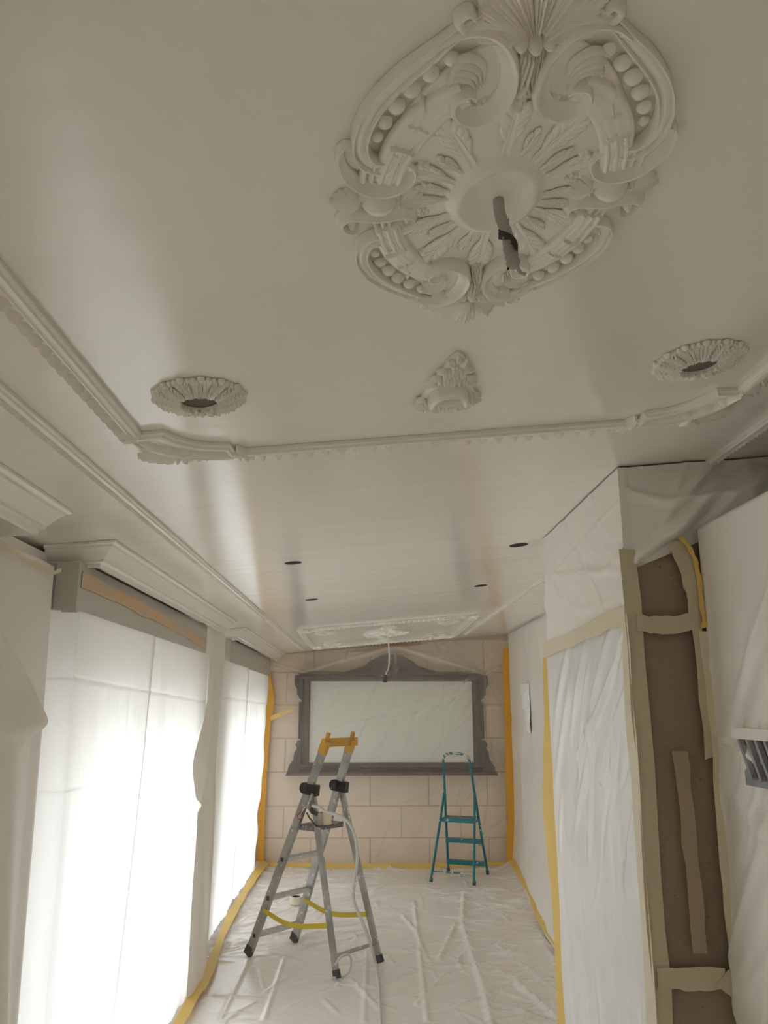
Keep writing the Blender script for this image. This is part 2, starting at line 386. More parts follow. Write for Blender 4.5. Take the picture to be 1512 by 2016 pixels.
# left wall with three openings
mb = MB()
ys = [YB] + [v for ab in WIN for v in ab] + [9.9]
for i in range(0, len(ys), 2): mb.box((-1.56, ys[i], 0), (XL, ys[i+1], zc(-1.56)))
for a, b in WIN:
    mb.box((-1.56, a, WZ1), (XL, b, zc(-1.56)))
    mb.box((-1.56, a, 0), (XL, b, WZ0))
struct(mb.build('wall_left', M_wall, smooth=None), 'white wall on the window side, mostly behind plastic sheets', 'wall')
for k, (a, b) in enumerate(WIN):
    f = MB(); z0, z1 = WZ0, WZ1; x0, x1 = -1.53, -1.47
    f.box((x0, a, z0), (x1, a+0.06, z1)).box((x0, b-0.06, z0), (x1, b, z1)).box((x0, a+0.06, z0), (x1, b-0.06, z0+0.08)).box((x0, a+0.06, z1-0.06), (x1, b-0.06, z1))
    nm = ['the nearest, outside the picture', 'the one nearer the camera', 'the one near the far wall'][k]
    wo = struct(f.build(f'window_{k+1}', M_pvc, smooth=None), f'white framed window behind plastic sheeting, {nm}', 'window')
    mid = (a+b)/2
    MB().box((x0+0.002, mid-0.04, z0+0.08), (x1+0.004, mid+0.04, z1-0.06)).build('mullion', M_pvc, wo, smooth=None)
    for (p, q) in ((a+0.06, mid-0.04), (mid+0.04, b-0.06)):
        MB().box((-1.503, p, z0+0.08), (-1.497, q, z1-0.06)).build('pane', M_glass, wo, smooth=None)
# back (far) wall of coursed blocks
wb = MB().add([(-1.6, YF+0.006, 0), (2.4, YF+0.006, 0), (2.4, YF+0.006, zc(2.4)), (-1.6, YF+0.006, zc(-1.6)), (-1.6, 9.95, 0), (2.4, 9.95, 0), (2.4, 9.95, zc(2.4)), (-1.6, 9.95, zc(-1.6))],
     [(0, 1, 2, 3), (7, 6, 5, 4), (0, 4, 5, 1), (3, 2, 6, 7)]).build('wall_back', M_mortar, smooth=None)
struct(wb, 'far end wall of pale stone blocks behind clear film', 'wall')
rows = [0.0, 0.305, 0.65, 1.025, 1.407, 1.79, 2.17, 2.56, 2.7]
rg = random.Random(8)
for r in range(len(rows)-1):
    x = -1.26 - (0.62 if r % 2 else 0.31) + 0.0
    x = (0.048 if r % 2 == 0 else 0.411) - 0.682*4
    while x < XR:
        a, b = max(x, XL), min(x+0.682, XR); x += 0.682
        if b - a < 0.05: continue
        g = 0.0045; a += g; b -= g; z0 = rows[r]+g
        d = rg.uniform(-0.003, 0.004)
        za, zb = min(rows[r+1]-g, zc(a)-0.004), min(rows[r+1]-g, zc(b)-0.004)
        if za - z0 < 0.03: continue
        e = 0.006; y1 = YF+0.0055; y0 = YF-abs(d)
        MB().add([(a, y1, z0), (b, y1, z0), (b, y1, zb), (a, y1, za), (a+e, y0, z0+e), (b-e, y0, z0+e), (b-e, y0, zb-e), (a+e, y0, za-e)],
                 [(4, 5, 6, 7), (0, 1, 5, 4), (1, 2, 6, 5), (2, 3, 7, 6), (3, 0, 4, 7)]).build('stone_block', M_stone, wb, smooth=None)
# right side: far wall, pillar block, near partition, walls behind the camera
def slab(name, x0, y0, x1, y1, m, label, z1=None, cat='wall'):
    za, zb = (z1, z1) if z1 else (zc(x0), zc(x1))
    o = MB().add([(x0, y0, 0), (x1, y0, 0), (x1, y1, 0), (x0, y1, 0), (x0, y0, za), (x1, y0, zb), (x1, y1, zb), (x0, y1, za)],
          [(0, 3, 2, 1), (4, 5, 6, 7), (0, 1, 5, 4), (1, 2, 6, 5), (2, 3, 7, 6), (3, 0, 4, 7)]).build(name, m, smooth=None)
    return struct(o, label, cat)
slab('wall_right', XR, 3.75, 2.35, 9.75, M_wall, 'right-hand wall of the far part, behind white film')
pillar = slab('wall_pillar', 0.862, 2.585, 2.35, 3.75, M_brownstone, 'brown stone pier projecting from the right, wrapped in film')
slab('wall_right_near', 2.2, YB, 2.35, 2.585, M_wall, 'right-hand wall beside the camera, in the dark')
slab('wall_partition', 1.13, YB+0.2, 2.2, 2.40, M_wall, 'lower partition on the right, wholly covered by white sheeting', 2.27)
slab('wall_front', -1.6, YB-0.1, 2.4, YB, M_wall, 'wall behind the camera')

# ------------------------------------------------------------------ ceiling mouldings
FRAME = [(0, 0), (0, 0.45), (0.06, 0.62), (0.10, 0.62), (0.13, 0.9), (0.24, 1.0), (0.28, 0.9), (0.30, 0.55), (0.42, 0.50), (0.44, 0.66), (0.50, 0.66), (0.52, 0.22), (0.90, 0.18), (0.92, 0.34), (1.0, 0.30), (1.0, 0)]
def arc_notch(hx, hy):
    """quarter of the inner edge of the panel moulding, at the corner (+hx,+hy), from the side to the end"""
    c = [(hx, hy-0.185), (hx-0.055, hy-0.19)] + spline([(hx-0.078, hy-0.135), (hx-0.127, hy-0.08), (hx-0.20, hy-0.055)], 6) + [(hx-0.205, hy)]
    return c
def panel(name, yc, label, n_rope):
    x0 = 0.193; hx, hy = 0.766, 1.065
    q = arc_notch(hx, hy)
    path = q + [(-u, v) for u, v in reversed(q)] + [(-u, -v) for u, v in q] + [(u, -v) for u, v in reversed(q)]
    o = on_ceiling(name, x0, yc, None, None); struct(o, label, 'moulding')
    MB().sweep(path, FRAME, 0.064, 0.021, side=-1, closed=True).build('frame_moulding', M_plaster, o, smooth=30)
    # rope of overlapping leaves along the straight runs
    tw = MB().sweep(spline([(-0.013, 0.014), (-0.005, 0.005), (0.004, -0.004), (0.014, -0.013)], 3), ROUND5, [0.004, 0.008, 0.011, 0.0125, 0.0132, 0.013, 0.0115, 0.009, 0.005, 0.003], [0.004, 0.010, 0.017, 0.022, 0.0245, 0.025, 0.022, 0.017, 0.010, 0.005]).mesh('rope_leaf', M_plaster, 60)
    off = 0.064*0.72; runs = []
    runs.append(((-hx-off, -hy+0.17), (-hx-off, hy-0.17))); runs.append(((hx+off, -hy+0.17), (hx+off, hy-0.17)))
    runs.append(((-hx+0.21, hy+off), (hx-0.21, hy+off))); runs.append(((-hx+0.21, -hy-off), (hx-0.21, -hy-off)))
    for (a, b) in runs:
        a, b = Vector(a), Vector(b); n = int((b-a).length/0.044); ang = math.atan2(b.y-a.y, b.x-a.x)
        for k in range(n):
            p = a.lerp(b, (k+0.5)/n)
            if yc < 5 and p.y < -0.6: continue
            share('rope_leaf', tw, o, (p.x, p.y, -0.003), ang)
    # carved corner pieces outside the notch
    mc = MB()
    mc.prism([(hx+0.035, hy-0.18), (hx+0.045, hy+0.03), (hx-0.06, hy+0.035), (hx-0.21, hy+0.03), (hx-0.19, hy-0.02), (hx-0.09, hy-0.07), (hx-0.03, hy-0.15)], 0, -0.006)
    me_b = mc.mesh('corner_ground', M_plaster, 30)
    ms = MB()
    for d, wv in ((0.0, 0.012), (0.018, 0.009)):
        ms.sweep(spline([(hx+0.02, hy-0.165), (hx-0.002, hy-0.10+d*0.3), (hx-0.055+d*0.2, hy-0.04+d*0.7), (hx-0.14, hy-0.005+d), (hx-0.195, hy+0.018)], 6), ROUND, wv, 0.021, base=-0.004)
    me_s = ms.mesh('corner_strap', M_plaster, 50)
    ml = MB()
    for k in range(7):
        a = math.radians(2 + k*15)
        ml.sweep([(hx-0.060, hy-0.035), (hx-0.060+0.055*math.cos(a), hy-0.035+0.045*math.sin(a)), (hx-0.060+0.112*math.cos(a), hy-0.035+0.082*math.sin(a))], ROUND5, [0.008, 0.016, 0.006], [0.008, 0.026, 0.016], base=-0.004)
    for k in range(6):
        u0 = hx-0.075-0.022*k; v0 = hy-0.004+0.004*k
        ml.sweep([(u0+0.012, v0), (u0-0.004, v0+0.016), (u0-0.016, v0+0.030-0.002*k)], ROUND5, [0.006, 0.014, 0.005], [0.008, 0.022-0.001*k, 0.010], base=-0.004)
        ml.sweep([(hx-0.004+0.004*k, hy-0.065-0.018*k), (hx+0.014+0.003*k, hy-0.058-0.018*k), (hx+0.030+0.002*k, hy-0.056-0.018*k)], ROUND5, [0.005, 0.011, 0.004], [0.006, 0.016, 0.008], base=-0.004)
    for (u, v) in ((0.0, -0.125), (-0.035, -0.085), (-0.075, -0.05), (-0.12, -0.022), (-0.165, -0.008)):
        ml.dome((hx+u, hy+v+0.015, -0.004), 0.019, 0.0075, 0.020, 8, 4, rot=2.4 if u > -0.05 else 2.75)
    ml.dome((hx-0.10, hy+0.022, -0.004), 0.009, 0.009, 0.014, 10, 4)
    me_l = ml.mesh('corner_acanthus', M_plaster, 60)
    mt = MB()
    for dx in (-0.012, 0, 0.012): mt.sweep([(hx-0.215, hy-0.03), (hx-0.222+dx, hy+0.01), (hx-0.232+dx*1.5, hy+0.045)], ROUND5, [0.008, 0.012, 0.006], 0.024)
    mt2 = MB()
    for dx in (-0.012, 0, 0.012): mt2.sweep([(hx+0.005, hy-0.195), (hx+0.022, hy-0.192+dx), (hx+0.05, hy-0.185+dx*1.5)], ROUND5, [0.008, 0.012, 0.006], 0.024)
    me_t = mt.mesh('end_leaf', M_plaster, 60); me_t2 = mt2.mesh('end_leaf', M_plaster, 60)
    for sx in (1, -1):
        for sy in (1, -1):
            if yc < 5 and sy < 0: continue
            for nm, me in (('corner_ground', me_b), ('corner_strap', me_s), ('corner_acanthus', me_l), ('end_leaf', me_t), ('end_leaf', me_t2)):
                c = share(nm, me, o); c.scale = (sx, sy, 1)
    return o
panel('trim_1', 1.02, 'raised rope moulding framing the near ceiling panel', 1)
panel('trim_2', 8.15, 'raised moulding framing the far ceiling panel near the end wall', 1)
RAIL = [(-0.5, 0), (-0.5, 0.5), (-0.36, 0.62), (-0.34, 0.95), (-0.12, 1.0), (-0.08, 0.62), (0.06, 0.55), (0.08, 0.3), (0.44, 0.26), (0.46, 0.45), (0.5, 0.45), (0.5, 0)]
def rail(name, p0, p1, sgn, label, wd=0.048):
    o = on_ceiling(name, p0[0], p0[1], None, None); struct(o, label, 'moulding')
    d = Vector((p1[0]-p0[0], p1[1]-p0[1])); ang = math.atan2(d.y, d.x); L = d.length
    prof = RAIL if sgn > 0 else [(-a, h) for a, h in reversed(RAIL)]
    MB().sweep([(0, 0), (d.x, d.y)], prof, wd, 0.018).build('moulding_strip', M_plaster, o, smooth=30)
    tw = MB().sweep([(-0.011, 0.008*sgn), (0.0, 0.0), (0.011, -0.008*sgn)], ROUND5, [0.004, 0.012, 0.004], [0.006, 0.017, 0.006]).mesh('rope_bead', M_plaster, 60)
    n = int(L/0.027); u = d.normalized(); nv = Vector((-u.y, u.x))*(0.26*wd*sgn); rest = MB(); done = 0
    for k in range(n):
        p = u*(k+0.5)*L/n + nv
        if p0[1] + p.y < 0.6: continue
        if p0[1] + p.y < 5.2 and done < 260: share('rope_bead', tw, o, (p.x, p.y, -0.003), ang); done += 1
        else: rest.sweep([(p.x-0.013*u.x-0.006*u.y, p.y-0.013*u.y, -0.003)[:2], (p.x, p.y), (p.x+0.013*u.x+0.006*u.y, p.y+0.013*u.y)], ROUND5, [0.006, 0.013, 0.005], 0.014)
    if rest.v: tag(rest.build('rope_beading', M_plaster, o), kind='stuff')
rail('trim_3', (-0.800, -0.6), (-0.742, 9.30), 1, 'long beaded ceiling moulding on the window side')
rail('trim_4', (1.182, -0.6), (1.182, 2.575), -1, 'short beaded ceiling moulding on the right, ending at the stone pier')
rail('trim_5', (1.158, 3.76), (1.132, 9.12), -1, 'beaded ceiling moulding on the right beyond the stone pier')
# cornices over the windows
CORN = [(0, 0), (0, 0.010), (0.010, 0.014), (0.016, 0.014), (0.018, 0.022), (0.030, 0.030), (0.048, 0.052), (0.058, 0.062), (0.058, 0.072), (0.074, 0.076), (0.076, 0.090), (0.090, 0.090), (0.092, 0.02)]
def cornice(name, y0, y1, label, end=True):
    xf = -0.985
    mb = MB(); m = len(CORN)
    for (o_, d_) in CORN: pass
    path = [(XL, y0, 0, 1), (xf, y0, -1, 1), (xf, y1, -1, -1), (XL, y1, 0, -1)] if end else [(XL, y0, 0, 1), (xf, y0, -1, 1), (xf, y1, -1, 0)]
    vs = []
    for (x, y, ox, oy) in path:
        for (o_, d_) in CORN:
            xx = x + ox*o_; yy = y + oy*o_; vs.append((xx, yy, zc(xx) - 0.001 - d_))
    fs = [(i*m+j, i*m+j+1, (i+1)*m+j+1, (i+1)*m+j) for i in range(len(path)-1) for j in range(m-1)]
    o = mb.add(vs, fs).build(name, M_plaster, smooth=20, recalc=False)
    struct(o, label, 'cornice')
cornice('trim_6', YB+0.02, 2.59, 'stepped cornice at the upper left edge of the picture')
cornice('trim_7', 3.05, 6.05, 'stepped cornice box over the nearer sheeted window')
cornice('trim_8', 6.52, 9.70, 'stepped cornice box over the sheeted window by the end wall', end=False)
# blind boxes under the cornices
def blind_box(y0, y1, label, lab_t, z0=2.105, tape=True):
    o = empty('blind_box', (XL, y0, z0), label=label, cat='blind box')
    MB().box((0.0, 0.0, 0.0), (0.147, y1-y0, 0.195)).build('casing', M_boxfilm, o, smooth=None)
    MB().box((-0.0, -0.004, 0.005), (0.06, 0.0, 0.19)).build('end_bracket', M_vent, o, smooth=None)
    if tape:
        strip('masking_tape', [(-1.1115, y0+0.03, z0+0.135), (-1.1105, y0+0.9, z0+0.118), (-1.1115, y0+1.8, z0+0.10), (-1.1105, y1-0.03, z0+0.07)], (0, 0, 1), 0.06, M_paleorange, lab_t, normal=(1, 0, 0), jag=0.006)
    return o
blind_box(3.05, 5.58, 'long blind box wrapped in grey film over the nearer window', 'pale orange tape along the front of the nearer blind box')
blind_box(6.56, 9.30, 'blind box wrapped in grey film over the far window beside the end wall', '', tape=False)

# ------------------------------------------------------------------ film sheets
def fold_win(S, T, X, Y, Z):
    f = 0.3*ridge(Y, Z, [(2.9, 1.86), (5.7, 1.79)], 0.004, 1) + 0.2*ridge(Y, Z, [(2.9, 1.46), (5.7, 1.38)], 0.004, 1) + 0.3*ridge(Y, Z, [(3.0, 0.55), (4.1, 0.93)], 0.004, 1) + 0.3*ridge(Y, Z, [(4.1, 0.84), (5.5, 0.95)], 0.004, 1) + 0.3*ridge(Y, Z, [(4.1, 0.44), (5.5, 0.56)], 0.004, 1) + 0.3*ridge(Y, Z, [(6.2, 1.83), (9.3, 1.80)], 0.006, 1)
    f = 2.0*f + 0.75*np.clip(vnoise(Y*9, Z*0.6, 201)-0.05, 0, 1) + 0.7*np.clip(vnoise(Y*32, Z*0.9, 203)-0.1, 0, 1) + 0.9*np.exp(-((S-1)/0.03)**2) + 0.35*np.exp(-((S-1)/0.12)**2)
    return f
def hang(name, y0, y1, z0, z1, fx, m, label, ny=90, nz=110, ey0=None, ey1=None, cat='plastic sheet', group=None):
    def fn(S, T):
        a = y0 + (ey0(T) if ey0 else 0*T); b = y1 + (ey1(T) if ey1 else 0*T)
        Y = a + (b-a)*S; return fx(Y, T, S), Y, T
    return tag(grid(name, ls(0, 1, ny*2), ls(z0, z1, nz*2), fn, m, fold_win if m is M_backlit else None), label, cat, group)
def fx_w1a(Y, Z, S):
    d = (2.1-Z)/2.1
    return -1.104 + 0.010*np.sin(Y*17+Z*0.5)*d + 0.012*vnoise(Y*9, Z*1.1, 1)*(0.3+d) + 0.008*vnoise(Y*26, Z*1.6, 2)*d - 0.05*np.exp(-((S-1)/0.05)**2)*d \
        + ridge(Y, Z, [(2.98, 1.86), (5.7, 1.79)], 0.006, 0.006) + ridge(Y, Z, [(3.0, 1.46), (5.7, 1.38)], 0.006, 0.005) + ridge(Y, Z, [(3.3, 0.75), (4.2, 0.93)], 0.006, 0.006) + 0.035*d*d*np.sin(Y*4.2)
def wrapped(f, e0, wd, dx):
    return lambda Y, Z, S: f(Y, Z, S) - dx*np.clip(1-(Y-e0)/wd, 0, 1)**0.5
hang('window_sheet', 3.02, 4.165, 0.015, 2.112, wrapped(fx_w1a, 3.02, 0.05, 0.10), M_backlit, 'bright backlit plastic sheet, left width over the nearer window', 110, 120,
     ey1=lambda T: 0.005 + 0.07*(T-1.5) + 0.008*np.sin(T*5))
def fx_w1b(Y, Z, S):
    d = (2.1-Z)/2.1
    return -1.104 - 0.06*np.exp(-(S/0.05)**2)*(0.2+d) + 0.03*d*np.exp(-((S-0.12)/0.1)**2) + 0.014*vnoise(Y*8, Z*1.1, 5)*(0.3+d) + 0.008*vnoise(Y*24, Z*1.6, 6)*d \
        + ridge(Y, Z, [(2.98, 1.86), (5.7, 1.79)], 0.006, 0.006) + ridge(Y, Z, [(4.2, 0.83), (5.5, 0.95)], 0.006, 0.006) + ridge(Y, Z, [(4.2, 0.43), (5.5, 0.56)], 0.006, 0.006) \
        + ridge(Y, Z, [(5.6, 1.75), (5.0, 1.15), (4.7, 0.5)], 0.02, 0.012)
hang('window_sheet', 4.12, 5.60, 0.015, 2.112, fx_w1b, M_backlit, 'bright backlit plastic sheet, right width over the nearer window', 110, 120,
     ey0=lambda T: 0.07*(T-1.5) + 0.008*np.sin(T*5))
def fx_w2(seed, x0):
    def f(Y, Z, S):
        d = (2.1-Z)/2.1
        return x0 - 0.075*d*d + 0.012*vnoise(Y*7, Z*1.1, seed)*(0.3+d) + 0.006*vnoise(Y*22, Z*1.6, seed+1)*d + ridge(Y, Z, [(6.2, 1.83), (9.3, 1.80)], 0.008, 0.006) - 0.04*np.exp(-((S-1)/0.05)**2)*d
    return f
hang('window_sheet', 6.17, 7.60, 0.015, 2.112, wrapped(fx_w2(11, -1.106), 6.17, 0.05, 0.03), M_backlit, 'bright backlit plastic sheet, left width over the far window', 80, 100)
hang('window_sheet', 7.53, 9.20, 0.015, 2.112, fx_w2(15, -1.116), M_backlit, 'bright backlit plastic sheet, right width over the far window beside the end wall', 80, 100,
     ey1=lambda T: 0.05*np.sin(T*7)+0.04*np.sin(T*17))
def fx_w0(Y, Z, S):
    d = (2.1-Z)/2.1
    return -1.11 + 0.012*vnoise(Y*7, Z*1.1, 17)*(0.3+d)
hang('window_sheet', -0.75, 2.05, 0.015, 2.112, fx_w0, M_piersheet, 'thick plastic sheet over the nearest window, outside the picture on the left', 60, 60)
# piers between the windows
def fx_p0(Y, Z, S):
    d = (2.3-Z)/2.3
    return -1.185 + 0.075*d + (0.03 + 0.06*np.clip((1-S)/0.12, 0, 1))*d*np.sin(Y*9.5+0.8+0.5*Z)*np.exp(-((Y-2.6)/0.9)**2) + 0.02*vnoise(Y*5, Z*1.3, 21) + np.clip((1-S)/0.3, 0, 1)*(ridge(Y, Z, [(2.2, 2.15), (2.80, 1.70)], 0.05, 0.07) + ridge(Y, Z, [(2.78, 1.70), (1.8, 1.66)], 0.04, 0.03)) - 0.03*np.exp(-((S-1)/0.03)**2)
hang('pier_sheet', 2.06, 3.035, 0.015, 2.27, fx_p0, M_piersheet, 'shaded plastic sheet hanging over the wall pier at the left edge', 130, 110, ey1=lambda T: 0*T)
strip('masking_tape', [(-1.162, 2.1, 2.262), (-1.16, 2.3, 2.268), (-1.158, 2.65, 2.242), (-1.158, 2.9, 2.235), (-1.165, 3.0, 2.262)], (0, 0, 1), 0.018, M_cream, 'thin curling tape along the top of the sheet at the left edge', normal=(1, 0, 0), jag=0.005)
def fx_p1(Y, Z, S):
    d = np.clip((2.3-Z)/2.3, 0, 1)
    return -1.075 + 0.03*d*np.sin(S*5) - 0.02*(1-d) + 0.02*vnoise(Y*5, Z*1.4, 31) + ridge(Y, Z, [(5.7, 1.75), (5.3, 0.9), (5.2, 0.2)], 0.03, 0.03) - 0.045*np.exp(-((S-1)/0.06)**2)
hang('pier_sheet', 5.60, 6.26, 0.015, 2.30, fx_p1, M_piersheet, 'shaded plastic sheet over the pier between the two windows', 90, 120,
     ey0=lambda T: -0.34*np.exp(-((T-1.42)/0.22)**2) - 0.30*np.clip((1.5-T)/1.5, 0, 1)**0.6*0.9)
# right wall of the far part
def fn_rw(S, T):
    b = 0.235*np.clip((9.4-S)/2.6, 0, 1)*np.clip((1.0-T)/1.0, 0, 1)**1.5 + 0.06*np.clip((1.0-T), 0, 1)**2
    X = XR - 0.02 - b + 0.02*vnoise(S*3, T*2.2, 41) - creases(S, T, 26, 5, 0.9, 0.03, 0.022, ang=(1.35, 0.25)) - creases(S, T, 12, 6, 0.6, 0.025, 0.015)
    return np.minimum(X, XR-0.006), S, T
tag(grid('wall_sheet', ls(3.78, 9.60, 200), ls(0.015, 2.60, 110), fn_rw, M_sheet_warm), 'wrinkled white film covering the right-hand wall near the end wall', 'plastic sheet')
def fn_glare(S, T):
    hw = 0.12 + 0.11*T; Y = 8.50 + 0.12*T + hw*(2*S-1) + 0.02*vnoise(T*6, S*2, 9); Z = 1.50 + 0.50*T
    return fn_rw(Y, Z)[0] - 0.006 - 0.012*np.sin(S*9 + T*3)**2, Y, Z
tag(grid('film_glare', ls(0, 1, 40), ls(0, 1, 30), fn_glare, material('glare_white', (0.90, 0.91, 0.91), 0.4)), 'crumpled white overlay painting the glare on the right-hand wall film', 'plastic sheet')  # bright reflection on the wrinkled wall film, painted as a white overlay
# pillar wrap
def fn_pu(S, T):
    X = 0.853 - 0.007*np.abs(vnoise(S*4, T*4, 51)) - ridge(S, T, [(2.6, 2.43), (3.75, 2.33)], 0.008, 0.005) - creases(S, T, 22, 9, 0.7, 0.014, 0.008, ang=(0.5, 0.3)) - ridge(S, T, [(2.62, 2.20), (3.7, 2.36)], 0.014, 0.008) - ridge(S, T, [(3.7, 2.34), (3.2, 2.14), (2.7, 2.10)], 0.02, 0.008)
    return np.minimum(X, 0.857), S, T
tag(grid('pillar_sheet', ls(2.560, 3.76, 120), ls(2.03, 2.546, 70), fn_pu, M_sheet_warm), 'creased film on the upper left face of the stone pier', 'plastic sheet')
def fn_pl(S, T):
    X = 0.852 - 0.008*np.abs(vnoise(S*4, T*3, 61)) - creases(S, T, 20, 19, 0.6, 0.024, 0.009, ang=(2.2, 0.15), box=(2.6, 3.7, 1.35, 2.0)) - creases(S, T, 14, 23, 0.5, 0.022, 0.006, ang=(2.0, 0.5), box=(2.6, 3.7, 0.5, 1.4)) - ridge(S, T, [(2.6, 1.98), (3.3, 1.55)], 0.02, 0.012) - ridge(S, T, [(2.6, 1.95), (3.0, 1.5)], 0.015, 0.012)
    return np.minimum(X, 0.857), S, T
tag(grid('pillar_sheet', ls(2.560, 3.78, 220), ls(0.015, 2.05, 320), fn_pl, M_sheet_cool), 'tight bluish white film on the lower left face of the stone pier', 'plastic sheet')
def fn_pf(S, T):
    Y = 2.568 - 0.006*np.abs(vnoise(S*9, T*3, 71)) - creases(S, T, 14, 29, 0.5, 0.015, 0.007)
    return S, Y, T
tag(grid('pillar_film', ls(0.866, 1.16, 50), ls(0.015, 2.22, 140), fn_pf, M_haze2), 'hazy clear film over the dark front face of the stone pier', 'plastic sheet')
def fn_pt(S, T):
    zt = zc(S) - 0.006; zb = 2.19 + 0.12*np.clip((S-0.86)/0.3, 0, 1); Z = zb + (zt-zb)*T
    Y = 2.57 - 0.05*T*0 - 0.07*np.sin(PI*np.clip(T*1.1, 0, 1))*np.clip((S-0.86)*2, 0, 1) + creases(S, Z, 18, 37, 0.7, 0.025, 0.045, ang=(0.8, 0.2), box=(0.9, 1.6, 2.25, 2.6)) - ridge(S, Z, [(0.86, 2.20), (1.05, 2.36), (1.3, 2.56)], 0.02, 0.03) - ridge(S, Z, [(1.02, 2.30), (1.35, 2.52)], 0.03, 0.04) - ridge(S, Z, [(0.87, 2.46), (1.0, 2.42), (1.2, 2.45)], 0.015, 0.025)
    Y = np.where(S < 0.875, 2.562 + (S-0.848)*0.1, Y)
    return S, np.minimum(Y, 2.58), Z
tag(grid('pillar_sheet', ls(0.848, 2.19, 160), ls(0, 1, 70), fn_pt, M_sheet), 'dark sagging film from the ceiling over the front of the stone pier', 'plastic sheet')
# sheet over the near partition
def fn_cab(S, T):
    # T runs up the front (0..1) and over the top (1..1.4)
    Z = np.where(T < 1, 0.015 + 2.315*T, 2.33 - 0.03*(T-1)); X = np.where(T < 1, 1.10, 1.10 + (T-1)*2.4)
    f = np.clip(T, 0, 1)
    wob = 0.012*vnoise(S*5, Z*2.5, 81) + creases(S, Z, 14, 43, 0.9, 0.05, 0.022, ang=(2.15, 0.2), box=(1.7, 2.6, 0.8, 2.3)) + creases(S, Z, 14, 47, 0.5, 0.022, 0.007, ang=(2.0, 0.4), box=(1.8, 2.6, 0.8, 2.2)) + ridge(S, Z, [(2.56, 1.68), (2.2, 1.60), (1.6, 1.42)], 0.012, 0.016) + ridge(S, Z, [(2.5, 1.55), (2.1, 1.35)], 0.03, 0.012)
    X = np.where(T < 1, X - np.abs(wob) - 0.02*np.sin(PI*f)*np.sin(S*6), X); Z = np.where(T >= 1, Z + wob*0.4, Z)
    return X, S, Z
tag(grid('partition_sheet', np.concatenate([ls(-1.3, 1.6, 30)[:-1], ls(1.6, 2.552, 170)]), np.concatenate([ls(0, 1, 260), ls(1.02, 1.45, 14)]), fn_cab, M_sheet), 'big white sheet draped over the partition along the right edge', 'plastic sheet')

# floor film
def fn_floor(S, T):
    Z = 0.006 + 0.004*vnoise(S*3, T*3, 91)
    R_ = [([(.935,8.203),(.800,7.140),(.771,6.224),(.752,5.610),(.719,5.077),(.70,4.4)], .020, .026), ([(.320,7.46),(.402,6.996),(.443,6.231)], .016, .015), ([(.448,8.009),(.392,6.232),(.357,5.084)], .015, .015),
          ([(.009,6.47),(-.005,5.092)], .013, .014), ([(-.58,6.288),(-.582,5.15)], .012, .010), ([(-.834,6.293),(-.834,5.155)], .012, .010), ([(.754,7.219),(.522,6.229)], .016, .016),
          ([(.983,5.739),(1.105,5.145)], .02, .024), ([(1.35,6.976),(1.346,6.247)], .02, .016), ([(.311,5.372),(.551,5.931)], .016, .015), ([(-.098,5.842),(.079,5.294)], .014, .013), ([(.6,8.6),(1.2,7.6)], .016, .010), ([(1.0,6.6),(1.2,5.6)], .015, .013)]
    for p, wd, am in R_: Z = Z + ridge(S, T, p, wd, am)
    Z = Z + np.abs(creases(S, T, 260, 101, 0.5, 0.012, 0.018, box=(-1.2, 1.6, 4.8, 9.7))) + np.abs(creases(S, T, 130, 103, 0.8, 0.014, 0.020, ang=(0.5, 0.35), box=(-1.2, 0.2, 6.4, 9.6))) + np.abs(creases(S, T, 90, 107, 0.5, 0.014, 0.018, ang=(-0.4, 0.4), box=(0.7, 1.6, 5.0, 8.6)))
    Z = Z + 0.10*np.clip((S-1.40)/0.25, 0, 1)**2*np.clip((T-5)/2, 0, 1) + 0.08*np.clip((-1.0-S)/0.2, 0, 1)**2
    return S, T, Z
tag(grid('floor_sheet', np.linspace(-1.23, 1.67, 250), np.concatenate([np.linspace(-1.5, 4.6, 40)[:-1], np.linspace(4.6, 9.66, 420)]), fn_floor, M_floorfilm), 'wrinkled protective film covering the whole floor', 'floor sheet')

# clear film stretched over the end wall and the framed screen
KP = np.array([(-1.24, 2.36, .02), (0.2, 2.485, .10), (1.70, 2.61, .02), (0.32, 2.45, .34), (-0.743, 2.157, .27), (1.39, 2.14, .27), (-0.93, 1.04, .235), (1.51, 1.0, .235), (-1.24, 1.2, .05), (1.70, 1.2, .05), (-1.24, 0.0, .05), (1.70, 0.0, .05), (0.2, 0.0, .06), (0.8, 2.52, .10)])
def hull(S, T):
    D = np.full(S.shape, -1.0); n = len(KP)
    for i in range(n):
        for j in range(i+1, n):
            for k in range(j+1, n):
                a, b, c = KP[i], KP[j], KP[k]
                det = (b[0]-a[0])*(c[1]-a[1]) - (c[0]-a[0])*(b[1]-a[1])
                if abs(det) < 1e-4: continue
                u = ((S-a[0])*(c[1]-a[1]) - (c[0]-a[0])*(T-a[1]))/det; v = ((b[0]-a[0])*(T-a[1]) - (S-a[0])*(b[1]-a[1]))/det
                ins = (u >= -1e-6) & (v >= -1e-6) & (u+v <= 1+1e-6)
                D = np.where(ins, np.maximum(D, a[2] + u*(b[2]-a[2]) + v*(c[2]-a[2])), D)
    return np.maximum(D, 0.02)
